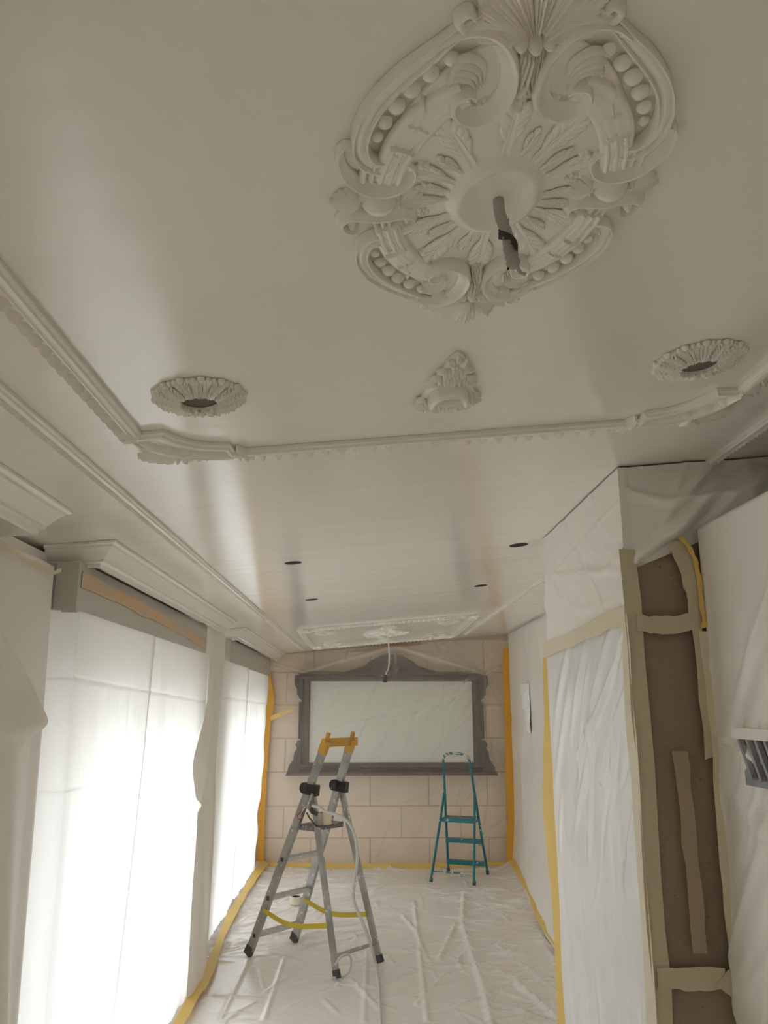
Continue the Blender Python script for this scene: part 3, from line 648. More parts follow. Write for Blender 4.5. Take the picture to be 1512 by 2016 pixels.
def fn_far(S, T):
    Z = 0.012 + T*(np.minimum(Z0 + A*S, 9) - 0.02 - 0.012)
    D = hull(S, Z)
    rr = 0
    for (cx, cz, seed) in ((-0.743, 2.157, 1), (1.39, 2.14, 2), (0.32, 2.45, 3)):
        rad = np.hypot(S-cx, Z-cz); an = np.arctan2(Z-cz, S-cx)
        rr = rr + 0.016*vnoise(an*9, rad*0.7, seed)*np.exp(-rad/0.55)
    D = D + rr + 0.010*vnoise(S*3.5, Z*3.5, 111) + np.abs(creases(S, Z, 46, 113, 0.7, 0.02, 0.013, ang=(1.1, 0.5)))
    return S, YF - np.maximum(D, 0.008), Z
def fold_far(S, T, X, Y, Z):
    f = 0.55*ridge(X, Z, [(-1.24, 2.30), (-0.743, 2.157), (0.32, 2.45), (1.39, 2.14), (1.68, 2.28)], 0.022, 1)
    for (cx, cz, seed, a0, sp) in ((-0.743, 2.157, 1, 14, 0.55), (1.39, 2.14, 2, 14, 0.55), (0.32, 2.45, 3, 9, 0.6)):
        rad = np.hypot(X-cx, Z-cz); an = np.arctan2(Z-cz, X-cx)
        f = f + 1.3*np.clip(vnoise(an*a0, rad*0.8, seed+50)-0.18, 0, 1)*np.clip(rad/0.12, 0, 1)*np.exp(-rad/sp)
    f = f + 16*np.abs(creases(X, Z, 36, 113, 0.7, 0.016, 0.013, ang=(1.1, 0.5))) + 16*np.abs(creases(X, Z, 30, 117, 0.9, 0.012, 0.013, ang=(0.9, 0.35), box=(-0.2, 1.6, 0.2, 2.0)))
    f = f + 0.15*np.exp(-(((X-0.32)/0.5)**2 + ((Z-2.40)/0.10)**2)) + 0.16*np.clip((Z-2.25)/0.3, 0, 1) + 0.25*vnoise(X*1.3, Z*1.3, 77)
    return f
tag(grid('end_wall_film', ls(-1.235, 1.70, 260), ls(0, 1, 220), fn_far, M_haze, fold_far), 'clear creased film stretched over the end wall and the framed screen', 'plastic sheet')

# ------------------------------------------------------------------ tapes
strip('masking_tape', [(-1.185, 9.60, 2.20), (-1.15, 9.60, 1.85), (-1.165, 9.60, 1.5), (-1.185, 9.60, 0.9), (-1.19, 9.60, 0.06)], (1, 0, 0), 0.10, M_orange, 'wide orange tape down the far left corner by the window', normal=(0, -1, 0), widths=[0.05, 0.13, 0.08, 0.08, 0.08])
strip('masking_tape', [(-1.12, 9.585, 1.63), (-0.98, 9.55, 1.69), (-0.86, 9.52, 1.735)], (0, 0, 1), 0.055, M_yellow, 'short yellow tape slanting across the film beside the framed screen', normal=(0, -1, 0))
strip('masking_tape', [(1.66, 9.60, 2.47), (1.68, 9.595, 2.25), (1.675, 9.59, 1.4), (1.655, 9.585, 0.7), (1.65, 9.58, 0.07)], (1, 0, 0), 0.10, M_orange, 'wide orange tape down the far right corner', normal=(0, -1, 0), widths=[0.03, 0.12, 0.115, 0.11, 0.12])
strip('masking_tape', [(-0.20, 9.60, 2.405), (0.15, 9.56, 2.445), (0.45, 9.57, 2.478), (0.66, 9.60, 2.505)], (0, 0, 1), 0.05, material('brown_tape_under_film', (0.50, 0.30, 0.15), 0.5), 'brown tape between the end wall film and the ceiling', normal=(0, -0.8, -0.6), widths=[0.01, 0.06, 0.05, 0.01])
strip('masking_tape', [(-1.16, 9.60, 0.05), (-0.4, 9.59, 0.035), (0.5, 9.58, 0.035), (1.62, 9.58, 0.05)], (0, 0, 1), 0.05, M_yellow, 'yellow tape along the foot of the end wall', normal=(0, -1, 0.3))
strip('masking_tape', [(-1.13, 9.62, .075), (-1.145, 8.957, .07), (-1.14, 8.064, .062), (-1.13, 7.342, .06), (-1.11, 6.813, .05), (-1.065, 6.2, .05), (-1.045, 5.7, .05), (-1.04, 5.3, .05), (-1.03, 4.3, .05)], (1, 0, -0.25), 0.085, M_yellow, 'long yellow tape along the floor under the window sheets', normal=(0.3, 0, 1), widths=[0.10, 0.08, 0.06, 0.08, 0.05, 0.06, 0.09, 0.06, 0.06])
strip('masking_tape', [(1.625, 9.5, .10), (1.575, 8.655, .095), (1.555, 8.107, .085), (1.495, 7.538, .07), (1.45, 7.048, .06), (1.44, 6.6, .05), (1.43, 5.9, .05)], (1, 0, 0.5), 0.075, M_yellow, 'yellow tape along the floor below the right-hand wall', normal=(-0.5, 0, 1))
strip('masking_tape', [(0.858, 3.83, 1.985), (0.856, 3.835, 1.7), (0.848, 3.85, 1.28), (0.856, 3.835, 0.85), (0.856, 3.835, 0.02)], (0.45, -0.9, 0), 0.06, M_yellow, 'vertical yellow tape at the back edge of the stone pier', normal=(-0.9, -0.45, 0), widths=[0.05, 0.06, 0.11, 0.065, 0.07])
strip('masking_tape', [(0.8375, 2.56, 2.045), (0.8370, 3.0, 2.035), (0.8370, 3.35, 2.02), (0.838, 3.79, 2.015)], (0, 0, 1), 0.062, M_cream, 'cream tape across the left face of the stone pier', normal=(-1, 0, 0), jag=0.006)
strip('masking_tape', [(0.860, 2.555, 2.26), (0.862, 2.555, 1.4), (0.862, 2.555, 0.7), (0.864, 2.555, 0.02)], (1, 0, 0), 0.052, M_cream2, 'long cream tape down the near corner of the stone pier', normal=(0, -1, 0), jag=0.005)
strip('masking_tape', [(0.8395, 2.588, 2.05), (0.8395, 2.588, 1.4), (0.8395, 2.588, 0.7), (0.8395, 2.588, 0.02)], (0, 1, 0), 0.082, M_cream, 'cream tape folded round the pier corner onto its left face', normal=(-1, 0, 0), jag=0.012)
strip('masking_tape', [(0.87, 2.550, 2.015), (0.97, 2.550, 2.01), (1.08, 2.550, 2.03)], (0, 0, 1), 0.055, M_cream2, 'cream crossbar tape on the front of the pier at door height', normal=(0, -1, 0))
strip('masking_tape', [(0.85, 2.550, 0.985), (0.95, 2.550, 0.985), (1.05, 2.550, 0.985)], (0, 0, 1), 0.06, M_cream2, 'lower cream crossbar tape on the front of the pier', normal=(0, -1, 0))
strip('masking_tape', [(1.04, 2.546, 0.99), (1.10, 2.545, 0.93), (1.17, 2.545, 0.83), (1.2, 2.545, 0.7)], (0.7, 0, 0.7), 0.055, M_cream2, 'slanting cream tape at the lower right of the pier front', normal=(0, -1, 0))
strip('masking_tape', [(1.087, 2.548, 1.99), (1.094, 2.548, 1.6), (1.083, 2.548, 1.3), (1.09, 2.548, 0.9), (1.085, 2.548, 0.1)], (1, 0, 0), 0.042, M_cream, 'cream tape between the stone pier and the white partition sheet', normal=(0, -1, 0), jag=0.004)
strip('masking_tape', [(1.015, 2.552, 2.285), (1.045, 2.55, 2.22), (1.058, 2.55, 2.12), (1.062, 2.55, 2.02), (1.066, 2.55, 1.6)], (1, 0, 0.3), 0.05, M_cream2, 'curved cream tape round the top of the pier front', normal=(0, -1, 0), widths=[0.05, 0.06, 0.045, 0.035, 0.03])
strip('masking_tape', [(1.035, 2.546, 2.30), (1.066, 2.544, 2.25), (1.082, 2.543, 2.18), (1.085, 2.543, 2.07), (1.083, 2.543, 2.0)], (1, 0, 0.2), 0.016, M_yellow, 'curved yellow tape edge beside the white partition sheet', normal=(0, -1, 0))
strip('masking_tape', [(0.975, 2.552, 1.62), (0.98, 2.552, 1.35), (0.985, 2.552, 1.05)], (1, 0, 0), 0.045, material('faint_tape', (0.40, 0.32, 0.225), 0.6), 'faint short tape upright in the middle of the pier front', normal=(0, -1, 0))

# louvred vent in the partition
v = empty('wall_vent', (1.06, 2.20, 1.56), label='grey louvred vent showing at the right edge of the partition sheet', cat='vent')
MB().box((-0.008, -0.14, 0.105), (0.02, 0.15, 0.135)).build('top_bar', M_sheet, v, smooth=None)
MB().box((0.01, -0.14, -0.02), (0.02, 0.13, 0.105)).build('backing', M_vent, v, smooth=None)
for k in range(5):
    MB().bar((0.0, 0.115-k*0.05, 0.105), (0.0, 0.055-k*0.05, 0.0), (1, 0, 0), 0.014, 0.012).build('slat', M_vent, v, smooth=None)

# ------------------------------------------------------------------ framed screen on the end wall
fr = empty('framed_screen', (0.293, YF-0.005, 1.0), label='blank pale screen in a dark carved wooden frame behind film', cat='screen')
MB().box((-0.97, -0.045, 0.12), (0.97, -0.005, 1.075)).build('screen_panel', M_screen, fr, smooth=None)
FP = [(0, 0), (0, 0.4), (0.08, 0.6), (0.16, 0.6), (0.2, 0.95), (0.5, 1.0), (0.72, 0.8), (0.8, 0.5), (0.88, 0.62), (1.0, 0.4), (1.0, 0)]
def upright(mb):   # local relief (u,v,-h) -> (x, -h, z)
    mb.v = [(x, z, y) for x, y, z in mb.v]; return mb
for nm, p in (('frame_side', [(-0.96, 0.10), (-0.96, 1.09)]), ('frame_side', [(0.96, 1.09), (0.96, 0.10)]), ('frame_top', [(-1.06, 1.06), (1.06, 1.06)]), ('frame_bottom', [(1.06, 0.135), (-1.06, 0.135)])):
    upright(MB().sweep(p, FP, 0.105, 0.10, base=-0.005, side=1)).build(nm, M_wood, fr, smooth=30)
upright(MB().prism([(-1.22, 0.0), (1.22, 0.0), (1.20, 0.035), (-1.20, 0.035)], -0.005, -0.20)).build('ledge', M_wood, fr)
crest = [(-0.62, 1.15), (-0.5, 1.19), (-0.36, 1.22), (-0.26, 1.30), (-0.14, 1.36), (0.0, 1.40), (0.14, 1.36), (0.26, 1.30), (0.36, 1.22), (0.5, 1.19), (0.62, 1.15)]
upright(MB().prism(crest, -0.005, -0.11, 0.93)).build('crest', M_wood, fr, smooth=30)
cs = MB().sweep(spline([(-0.5, 1.165), (-0.28, 1.23), (0, 1.33), (0.28, 1.23), (0.5, 1.165)], 6), ROUND, 0.04, 0.04, base=-0.10)
for k in range(7): cs.dome(((k-3)*0.055, 1.215-abs(k-3)*0.012, -0.10), 0.022, 0.035, 0.035, 8, 4)
upright(cs).build('crest_carving', M_wood, fr, smooth=50)
upright(MB().prism([(-1.10, 1.14), (1.10, 1.14), (1.12, 1.165), (-1.12, 1.165)], -0.005, -0.18)).build('top_ledge', M_wood, fr)
for s in (-1, 1):
    ear = [(1.06, 1.14), (1.15, 1.13), (1.15, 1.02), (1.12, 0.97), (1.115, 0.90), (1.07, 0.84), (1.06, 0.84)]
    upright(MB().prism([(s*a, b) for a, b in ear], -0.005, -0.10, 0.95)).build('top_bracket', M_wood, fr, smooth=30)
    earb = [(1.055, 0.03), (1.21, 0.03), (1.19, 0.10), (1.14, 0.17), (1.13, 0.25), (1.10, 0.30), (1.12, 0.34), (1.10, 0.38), (1.055, 0.38)]
    upright(MB().prism([(s*a, b) for a, b in earb], -0.005, -0.11, 0.95)).build('bottom_bracket', M_wood, fr, smooth=30)
    for pts_, wd_, ht_ in (([(1.075, 0.36), (1.09, 0.24), (1.13, 0.13), (1.17, 0.07)], 0.03, 0.03), ([(1.065, 0.22), (1.09, 0.12), (1.12, 0.06)], 0.02, 0.025), ([(1.075, 0.86), (1.10, 0.95), (1.12, 1.09)], 0.03, 0.03)):
        upright(MB().sweep([(s*a, b) for a, b in spline(pts_, 5)], ROUND, wd_, ht_, base=-0.09)).build('bracket_carving', M_wood, fr, smooth=50)
    upright(MB().sweep([(s*1.075, 0.40), (s*1.075, 0.82)], GROOVE, 0.05, 0.05, base=-0.005)).build('pilaster', M_wood, fr, smooth=40)

# ------------------------------------------------------------------ ceiling medallion (local u,v; relief hangs to -z)
def medallion(x, y, label):
    o = on_ceiling('ceiling_medallion', x, y, label, 'ceiling medallion')
    # ground: smooth oval plate, softly raised, with the central dish
    prof = [(1.0, 0.0), (1.0, -0.004), (0.985, -0.006), (0.9, -0.006), (0.6, -0.006), (0.40, -0.007), (0.36, -0.011), (0.325, -0.0175), (0.300, -0.0205), (0.275, -0.0195), (0.235, -0.0145), (0.18, -0.0095), (0.10, -0.0075), (0.0, -0.007)]
    mb = MB(); n = 72; vs = []; rows_ = len(prof)
    for r, z in prof:
        for k in range(n):
            a = 2*PI*k/n; c, s_ = math.cos(a), math.sin(a)
            # outer oval (super-ellipse) blends to the rounder dish
            ex = 0.178; ey = 0.285; rr = r
            t = min(1, max(0, (r-0.42)/0.5)); ax = 0.178*t + 0.190*(1-t); ay = 0.285*t + 0.245*(1-t)
            vs.append((ax*rr*c, ay*rr*s_, z))
    fs = [(i*n+k, i*n+(k+1) % n, (i+1)*n+(k+1) % n, (i+1)*n+k) for i in range(rows_-1) for k in range(n)]
    mb.add(vs, fs).build('ground_plate', M_plaster, o, smooth=180)
    G = -0.005
    # acanthus rays round the dish
    def leaf(L, wd, nm='acanthus_leaf'):
        m = MB()
        m.sweep([(0, 0), (L*0.3, 0), (L*0.6, 0.001), (L*0.86, 0)], GROOVE, [wd*0.17, wd*0.17, wd*0.14, wd*0.06], [0.003, 0.004, 0.004, 0.003])
        for t, ln, an, ww in ((0.22, 0.34, 28, 0.13), (0.38, 0.34, 32, 0.16), (0.54, 0.30, 36, 0.18), (0.68, 0.26, 34, 0.2)):
            for s_ in (1, -1):
                a = math.radians(an)*s_; l = L*ln
                p = [(L*t*0.9, 0.03*wd*s_), (L*t*0.9+l*0.5*math.cos(a), l*0.45*math.sin(a)), (L*t*0.9+l*math.cos(a*0.8), l*0.85*math.sin(a))]
                pp = spline(p, 3); m.sweep(pp, ROUND5, [wd*ww*q for q in taper(len(pp), 0.25, 0.75, 0.25)], [0.0046*q for q in taper(len(pp), 0.35, 0.75, 0.3)])
        pp = spline([(L*0.62, 0), (L*0.85, 0), (L*1.02, 0)], 4)
        m.sweep(pp, ROUND5, [wd*0.26*q for q in taper(len(pp), 0.3, 0.75, 0.3)], [0.006*q for q in taper(len(pp), 0.4, 0.75, 0.3)])
        return m.mesh(nm, M_plaster, 60)
    big = leaf(0.118, 0.080); med = leaf(0.088, 0.060); small = leaf(0.060, 0.038)
    for k in range(12):
        a = PI/2 + 2*PI*k/12
        c, s_ = math.cos(a), math.sin(a)
        r = 1/math.hypot(c/0.073, s_/0.094)
        me = (big if abs(s_) > 0.9 else big if abs(s_) > 0.6 else med)
        if abs(s_) < 0.1: me = small
        share('acanthus_leaf', me, o, (r*0.92*c, r*0.92*s_, G-0.003), a)
        if k % 3 == 2: continue
        a2 = a + PI/12; c, s_ = math.cos(a2), math.sin(a2); r = 1/math.hypot(c/0.073, s_/0.094)
        share('acanthus_leaf', small, o, (r*0.95*c, r*0.95*s_, G-0.003), a2, 0.9)
    # little flowers scattered on the ground
    fm = MB()
    for k in range(5): fm.dome((0.0055*math.cos(2*PI*k/5), 0.0055*math.sin(2*PI*k/5), 0), 0.0042, 0.0042, 0.006, 7, 3)
    fm.dome((0, 0, -0.003), 0.003, 0.003, 0.005, 7, 3); fme = fm.mesh('flower', M_plaster, 60)
    for (u, v_) in ((0.044, 0.185), (0.095, 0.138), (0.112, 0.075), (0.106, 0.030)):
        for su in (1, -1):
            for sv in (1, -1): share('flower', fme, o, (su*u, sv*v_, G), random.random()*6, 1.15)
    # ------ pieces of one quadrant, mirrored
    def quad(nm, me, both=True):
        for su in (1, -1):
            for sv in (1, -1):
                c = bpy.data.objects.new(nm, me); C.objects.link(c); c.parent = o; c.scale = (su, sv, 1)
    p = spline([(0.060, 0.318), (0.085, 0.300), (0.113, 0.272), (0.150, 0.236), (0.180, 0.196), (0.196, 0.156), (0.199, 0.122), (0.190, 0.096), (0.172, 0.086), (0.155, 0.094), (0.152, 0.106), (0.160, 0.112)], 6)
    n_ = len(p)
    wl = [0.023*(0.30+0.70*min(1, i/16)) if i < 48 else 0.023*max(0.35, 1-(i-48)/26) for i in range(n_)]
    hl = [0.010+0.010*min(1, i/30) for i in range(n_)]
    quad('outer_scroll', MB().sweep(p, BAND, wl, hl).mesh('outer_scroll', M_plaster, 40))
    # pearls
    pm = MB().dome((0, 0, 0), 0.0112, 0.0112, 0.0105, 18, 7).mesh('pearl', M_plaster, 80)
    for i, (u, v_) in enumerate(((0.092, 0.258), (0.115, 0.238), (0.136, 0.215), (0.153, 0.189), (0.167, 0.162), (0.176, 0.136))):
        for su in (1, -1):
            for sv in (1, -1): share('pearl', pm, o, (su*u, sv*v_, G), 0, (0.85, 1.0, 1.08, 1.05, 0.92, 0.72)[i])
    sm = MB().dome((0, 0, 0), 0.007, 0.007, 0.010, 10, 5).mesh('pearl', M_plaster, 80)
    for su in (1, -1):
        for sv in (1, -1): share('pearl', sm, o, (su*0.100, sv*0.285, G))
    # bundled reeds
    base = [(0.160, 0.055), (0.153, 0.088), (0.140, 0.128), (0.118, 0.166), (0.094, 0.192), (0.070, 0.208)]
    def offset(bs, off):
        pts = []
        for i, b in enumerate(bs):
            a_ = bs[max(0, i-1)]; c_ = bs[min(len(bs)-1, i+1)]; d = Vector((c_[0]-a_[0], c_[1]-a_[1])).normalized()
            pts.append((b[0] + d.y*off, b[1] - d.x*off))
        return pts
    SC = [(-0.5, 0), (-0.49, 0.45)]
    for k in range(4):
        for t in (0.0, 0.25, 0.5, 0.75): SC.append((-0.47 + 0.235*(k+t), (0.70 + 0.22*math.sin(PI*(k+t)/4)) + 0.13*math.sin(PI*t)))
    SC += [(0.47, 0.70), (0.49, 0.45), (0.5, 0)]
    bp = spline(base, 6)
    quad('reed_bundle', MB().sweep(bp, SC, [0.040 + 0.010*math.sin(PI*i/(len(bp)-1)) for i in range(len(bp))], 0.0125, base=G).mesh('reed_bundle', M_plaster, 60))
    for k, off in enumerate((-0.0125, 0.0, 0.0125)):
        quad('reed', MB().sweep(spline(offset(base[:3], off), 5), ROUND, [0.0125]*8 + [0.011, 0.009, 0.006], [0.016]*8 + [0.0155, 0.014, 0.012], base=G).mesh('reed', M_plaster, 60))
    # ribbon tied round the reeds
    rb = MB()
    rb.sweep(spline([(0.112, 0.150), (0.124, 0.160), (0.138, 0.166)], 4), ROUND5, 0.006, 0.0155, base=G)
    rb.sweep(spline([(0.128, 0.112), (0.141, 0.122), (0.160, 0.128)], 4), ROUND5, 0.006, 0.018, base=G)
    rb.sweep(spline([(0.126, 0.165), (0.118, 0.185), (0.122, 0.204)], 4), ROUND5, [0.006]*8+[0.003], 0.0145, base=G)
    rb.dome((0.126, 0.160, G), 0.007, 0.005, 0.0175, 8, 4, 0.6)
    quad('ribbon', rb.mesh('ribbon', M_plaster, 60))
    # big C scrolls beside the shells
    p = spline([(0.112, 0.274), (0.088, 0.292), (0.062, 0.296), (0.040, 0.283), (0.024, 0.254), (0.020, 0.219), (0.029, 0.190), (0.049, 0.175), (0.070, 0.179), (0.080, 0.194), (0.076, 0.208), (0.065, 0.210), (0.060, 0.202)], 6)
    n_ = len(p); wl = [0.023*(0.3+0.7*math.sin(PI*min(1, 0.08+i/(n_-1)*0.84))) for i in range(n_)]; hl = [0.010+0.014*math.sin(PI*min(1, i/(n_-1)*0.85)) for i in range(n_)]
    quad('c_scroll', MB().sweep(p, CS, wl, hl, base=G).dome((0.067, 0.201, G), 0.0065, 0.0065, 0.014, 12, 5).mesh('c_scroll', M_plaster, 50))
    lf = MB()
    for k in range(4): lf.sweep(spline([(0.050+0.003*k, 0.226-0.004*k), (0.054+0.005*k, 0.247-0.006*k), (0.072+0.006*k, 0.262-0.010*k), (0.092, 0.258-0.011*k)], 4), ROUND5, [0.009*q for q in taper(13, 0.3, 0.5, 0.2)], 0.010, base=G-0.002)
    quad('scroll_leaf', lf.mesh('scroll_leaf', M_plaster, 60))
    cu = MB().sweep(spline([(0.030, 0.300), (0.056, 0.306), (0.080, 0.300), (0.090, 0.312), (0.080, 0.322), (0.072, 0.315)], 5), ROUND, [0.013]*20+[0.011, 0.010, 0.009, 0.008, 0.007, 0.006], 0.016, base=0)
    quad('curl', cu.mesh('curl', M_plaster, 60))
    for sv in (1, -1):
        # shell at either end
        sh = empty('shell', (0, 0, 0)); sh.parent = o; sh.scale = (1, sv, 1)
        for k in range(7):
            a = PI/2 + (k-3)*math.radians(27); L = (0.112, 0.095, 0.085, 0.078)[abs(k-3)]; c0 = (0.0, 0.283)
            m = MB()
            for j in range(-2, 3):
                b = a + j*math.radians(4.6)
                pp = spline([(c0[0]+0.016*math.cos(b), c0[1]+0.016*math.sin(b)), (c0[0]+L*0.55*math.cos(b), c0[1]+L*0.55*math.sin(b)), (c0[0]+(L-abs(j)*0.006)*math.cos(b), c0[1]+(L-abs(j)*0.006)*math.sin(b))], 4)
                m.sweep(pp, ROUND5, [0.005+0.010*i/8 for i in range(8)]+[0.007], [0.020-0.008*i/8 + (0.003 if j == 0 else 0) for i in range(9)])
            m.build('shell_lobe', M_plaster, sh, smooth=60)
        kn = MB()
        for k in range(5): kn.dome(((k-2)*0.0165, 0.280+abs(k-2)*0.002, 0), 0.011, 0.009, 0.030-abs(k-2)*0.003, 10, 5)
        kn.build('shell_knot', M_plaster, sh, smooth=60)
        # fluted husk and bell flowers dropping from the shell towards the dish
        hk = MB()
        for j in range(-3, 4):
            hk.sweep(spline([(j*0.0040, 0.268), (j*0.0046, 0.245), (j*0.0068, 0.226-abs(j)*0.002)], 4), ROUND5, [0.0045, 0.005, 0.0055, 0.006, 0.0065, 0.007, 0.007, 0.006, 0.003], 0.024-abs(j)*0.003, base=G)
        c = hk.build('husk', M_plaster, o, smooth=60); c.scale = (1, sv, 1)
        for q, (v0, s0) in enumerate(((0.214, 1.0), (0.196, 0.8), (0.180, 0.62))):
            bf = MB()
            for j in (-1, 0, 1): bf.sweep([(0, v0+0.011*s0), (j*0.005*s0, v0), (j*0.0085*s0, v0-0.012*s0)], ROUND5, [0.006*s0, 0.009*s0, 0.004*s0], [0.020*s0, 0.024*s0, 0.012*s0], base=G)
            c = bf.build('bell_flower', M_plaster, o, smooth=60); c.scale = (1, sv, 1)
    for su in (1, -1):
        def side(nm, mb, sm=50):
            c = mb.build(nm, M_plaster, o, smooth=sm); c.scale = (su, 1, 1); return c
        # upper C round the cabochon
        p = spline([(0.208, -0.122), (0.220, -0.122), (0.226, -0.106), (0.222, -0.078), (0.206, -0.052), (0.184, -0.036), (0.158, -0.034), (0.136, -0.046), (0.127, -0.066), (0.134, -0.082), (0.147, -0.080), (0.148, -0.068)], 6)
        n_ = len(p); wl = [0.0165*(0.45+0.55*math.sin(PI*i/(n_-1))) for i in range(n_)]
        side('side_scroll', MB().sweep(p, CS, wl, [0.012+0.010*math.sin(PI*i/(n_-1)) for i in range(n_)]))
        # lower bracket with two eyes
        p = spline([(0.202, 0.058), (0.214, 0.062), (0.228, 0.052), (0.230, 0.034), (0.214, 0.022), (0.190, 0.026), (0.170, 0.029), (0.150, 0.027), (0.130, 0.024), (0.116, 0.034), (0.118, 0.050), (0.132, 0.054), (0.140, 0.046)], 6)
        n_ = len(p); side('bracket_scroll', MB().sweep(p, CS, [0.015*(0.55+0.45*math.sin(PI*i/(n_-1))) for i in range(n_)], 0.020).dome((0.213, 0.046, 0), 0.008, 0.008, 0.020, 10, 5).dome((0.130, 0.042, 0), 0.007, 0.007, 0.018, 10, 5))
        side('cabochon', MB().dome((0.172, -0.002, -0.003), 0.027, 0.023, 0.026, 22, 8), 80)
        side('cabochon_rim', MB().sweep([(0.172+0.031*math.cos(2*PI*k/24), -0.002+0.027*math.sin(2*PI*k/24)) for k in range(24)], ROUND5, 0.007, 0.016, closed=True), 60)
        for (cx, dr) in ((0.198, 1), (0.146, -1)):
            lf = MB()
            for k in range(7):
                a = (k-3)*math.radians(15)*dr + (0 if dr > 0 else PI)
                L = 0.046-abs(k-3)*0.004
                lf.sweep(spline([(cx, -0.004), (cx+L*0.55*math.cos(a), -0.004+L*0.6*math.sin(a)), (cx+L*math.cos(a), -0.004+L*1.1*math.sin(a))], 3), ROUND5, [0.005, 0.0065, 0.008, 0.009, 0.009, 0.0085, 0.004], [0.015, 0.015, 0.015, 0.015, 0.014, 0.012, 0.008])
            side('side_leaf', lf, 60)
        # small eye at the start of each outer scroll and short reeds between the two
        for k in range(3):
            side('short_reed', MB().sweep([(0.168+0.012*k, -0.092), (0.172+0.012*k, -0.056)], ROUND, 0.011, 0.017))
            side('short_reed', MB().sweep([(0.160+0.011*k, 0.030), (0.152+0.011*k, 0.066)], ROUND, 0.010, 0.015))
    return o
MED = medallion(0.185, 1.018, 'large oval rococo plaster medallion near the camera with a cut cable')
med2 = copy_tree(MED); med2.location = (0.200, 8.15, zc(0.200) - 0.0005); med2['label'] = 'far plaster medallion over the end of the room with a white cable hanging from it'

# small acanthus rosettes round the downlight holes
def rosette(x, y, label, hole=True, group=None):
    o = on_ceiling('ceiling_rosette', x, y, label, 'ceiling rosette', group)
    MB().lathe([(0.098, 0.0), (0.098, -0.004), (0.092, -0.006), (0.066, -0.011), (0.050, -0.017), (0.043, -0.019), (0.041, 0.0)], 48, closed=True).build('ground_ring', M_plaster, o, smooth=50)
    lm = MB(); N = 14
    zr_ = lambda r: -0.0205 + (r-0.045)*0.27
    lm.sweep([(0.045, 0), (0.060, 0), (0.080, 0), (0.100, 0)], GROOVE, [0.0075, 0.0075, 0.0065, 0.004], [0.008, 0.010, 0.010, 0.005], base=[zr_(r) for r in (0.045, 0.060, 0.080, 0.100)])
    for t, ln, an in ((0.049, 0.016, 24), (0.058, 0.018, 30), (0.068, 0.020, 38), (0.079, 0.020, 44), (0.089, 0.016, 44)):
        for s_ in (1, -1):
            a = math.radians(an)*s_
            rr = (t, t+ln*0.55*math.cos(a), t+ln*math.cos(a))
            lm.sweep([(rr[0], 0.0025*s_), (rr[1], 0.0025*s_ + ln*0.55*math.sin(a)), (rr[2], 0.0025*s_ + ln*0.8*math.sin(a))], ROUND5, [0.002, 0.0060, 0.002], [0.002, 0.0125, 0.003], base=[zr_(r) for r in rr])
    lm.dome((0.101, 0, -0.001), 0.009, 0.010, 0.012, 8, 4)
    for s_ in (1, -1): lm.dome((0.0975, 0.0155*s_, -0.001), 0.007, 0.006, 0.011, 6, 3)
    lme = lm.mesh('acanthus_leaf', M_plaster, 60)
    lip = MB().sweep([(0.043, -0.006), (0.048, 0), (0.043, 0.006)], ROUND5, 0.006, 0.012, base=-0.014).mesh('rim_leaf', M_plaster, 60)
    for k in range(N):
        share('acanthus_leaf', lme, o, (0, 0, 0), 2*PI*k/N)
        share('rim_leaf', lip, o, (0, 0, 0), 2*PI*(k+0.5)/N)
    if hole:
        MB().lathe([(0.0415, -0.012), (0.0415, 0.055), (0.0, 0.055)], 32).build('hole_lining', M_inside, o)
        MB().tube([(-0.038, 0.01, 0.03), (0.0, 0.02, 0.025), (0.036, 0.012, 0.032)], 0.003, 6).build('wire', M_rubber, o)
    else:
        MB().lathe([(0.0, -0.004), (0.041, -0.004), (0.041, 0.0)], 32).build('cover_disc', M_plaster, o)
    return o
r1 = rosette(ROS[0][0], ROS[0][1], 'leafy plaster rosette round a downlight hole, on the window side')
r2 = copy_tree(r1); r2.location = (ROS[1][0], ROS[1][1], zc(ROS[1][0]) - 0.0005); r2['label'] = 'leafy plaster rosette round a downlight hole, towards the right wall'
far0 = rosette(-0.385, 7.47, '', hole=False)
for i, (x, y, nm) in enumerate(((-0.385, 7.47, 'near left'), (0.772, 7.47, 'near right'), (-0.385, 8.83, 'far left'), (0.772, 8.83, 'far right'))):
    o = far0 if i == 0 else copy_tree(far0)
    o.location = (x, y, zc(x) - 0.0005); o['label'] = f'plaster rosette in the far ceiling panel, {nm} of the four'; o['group'] = 'rosettes in the far ceiling panel'

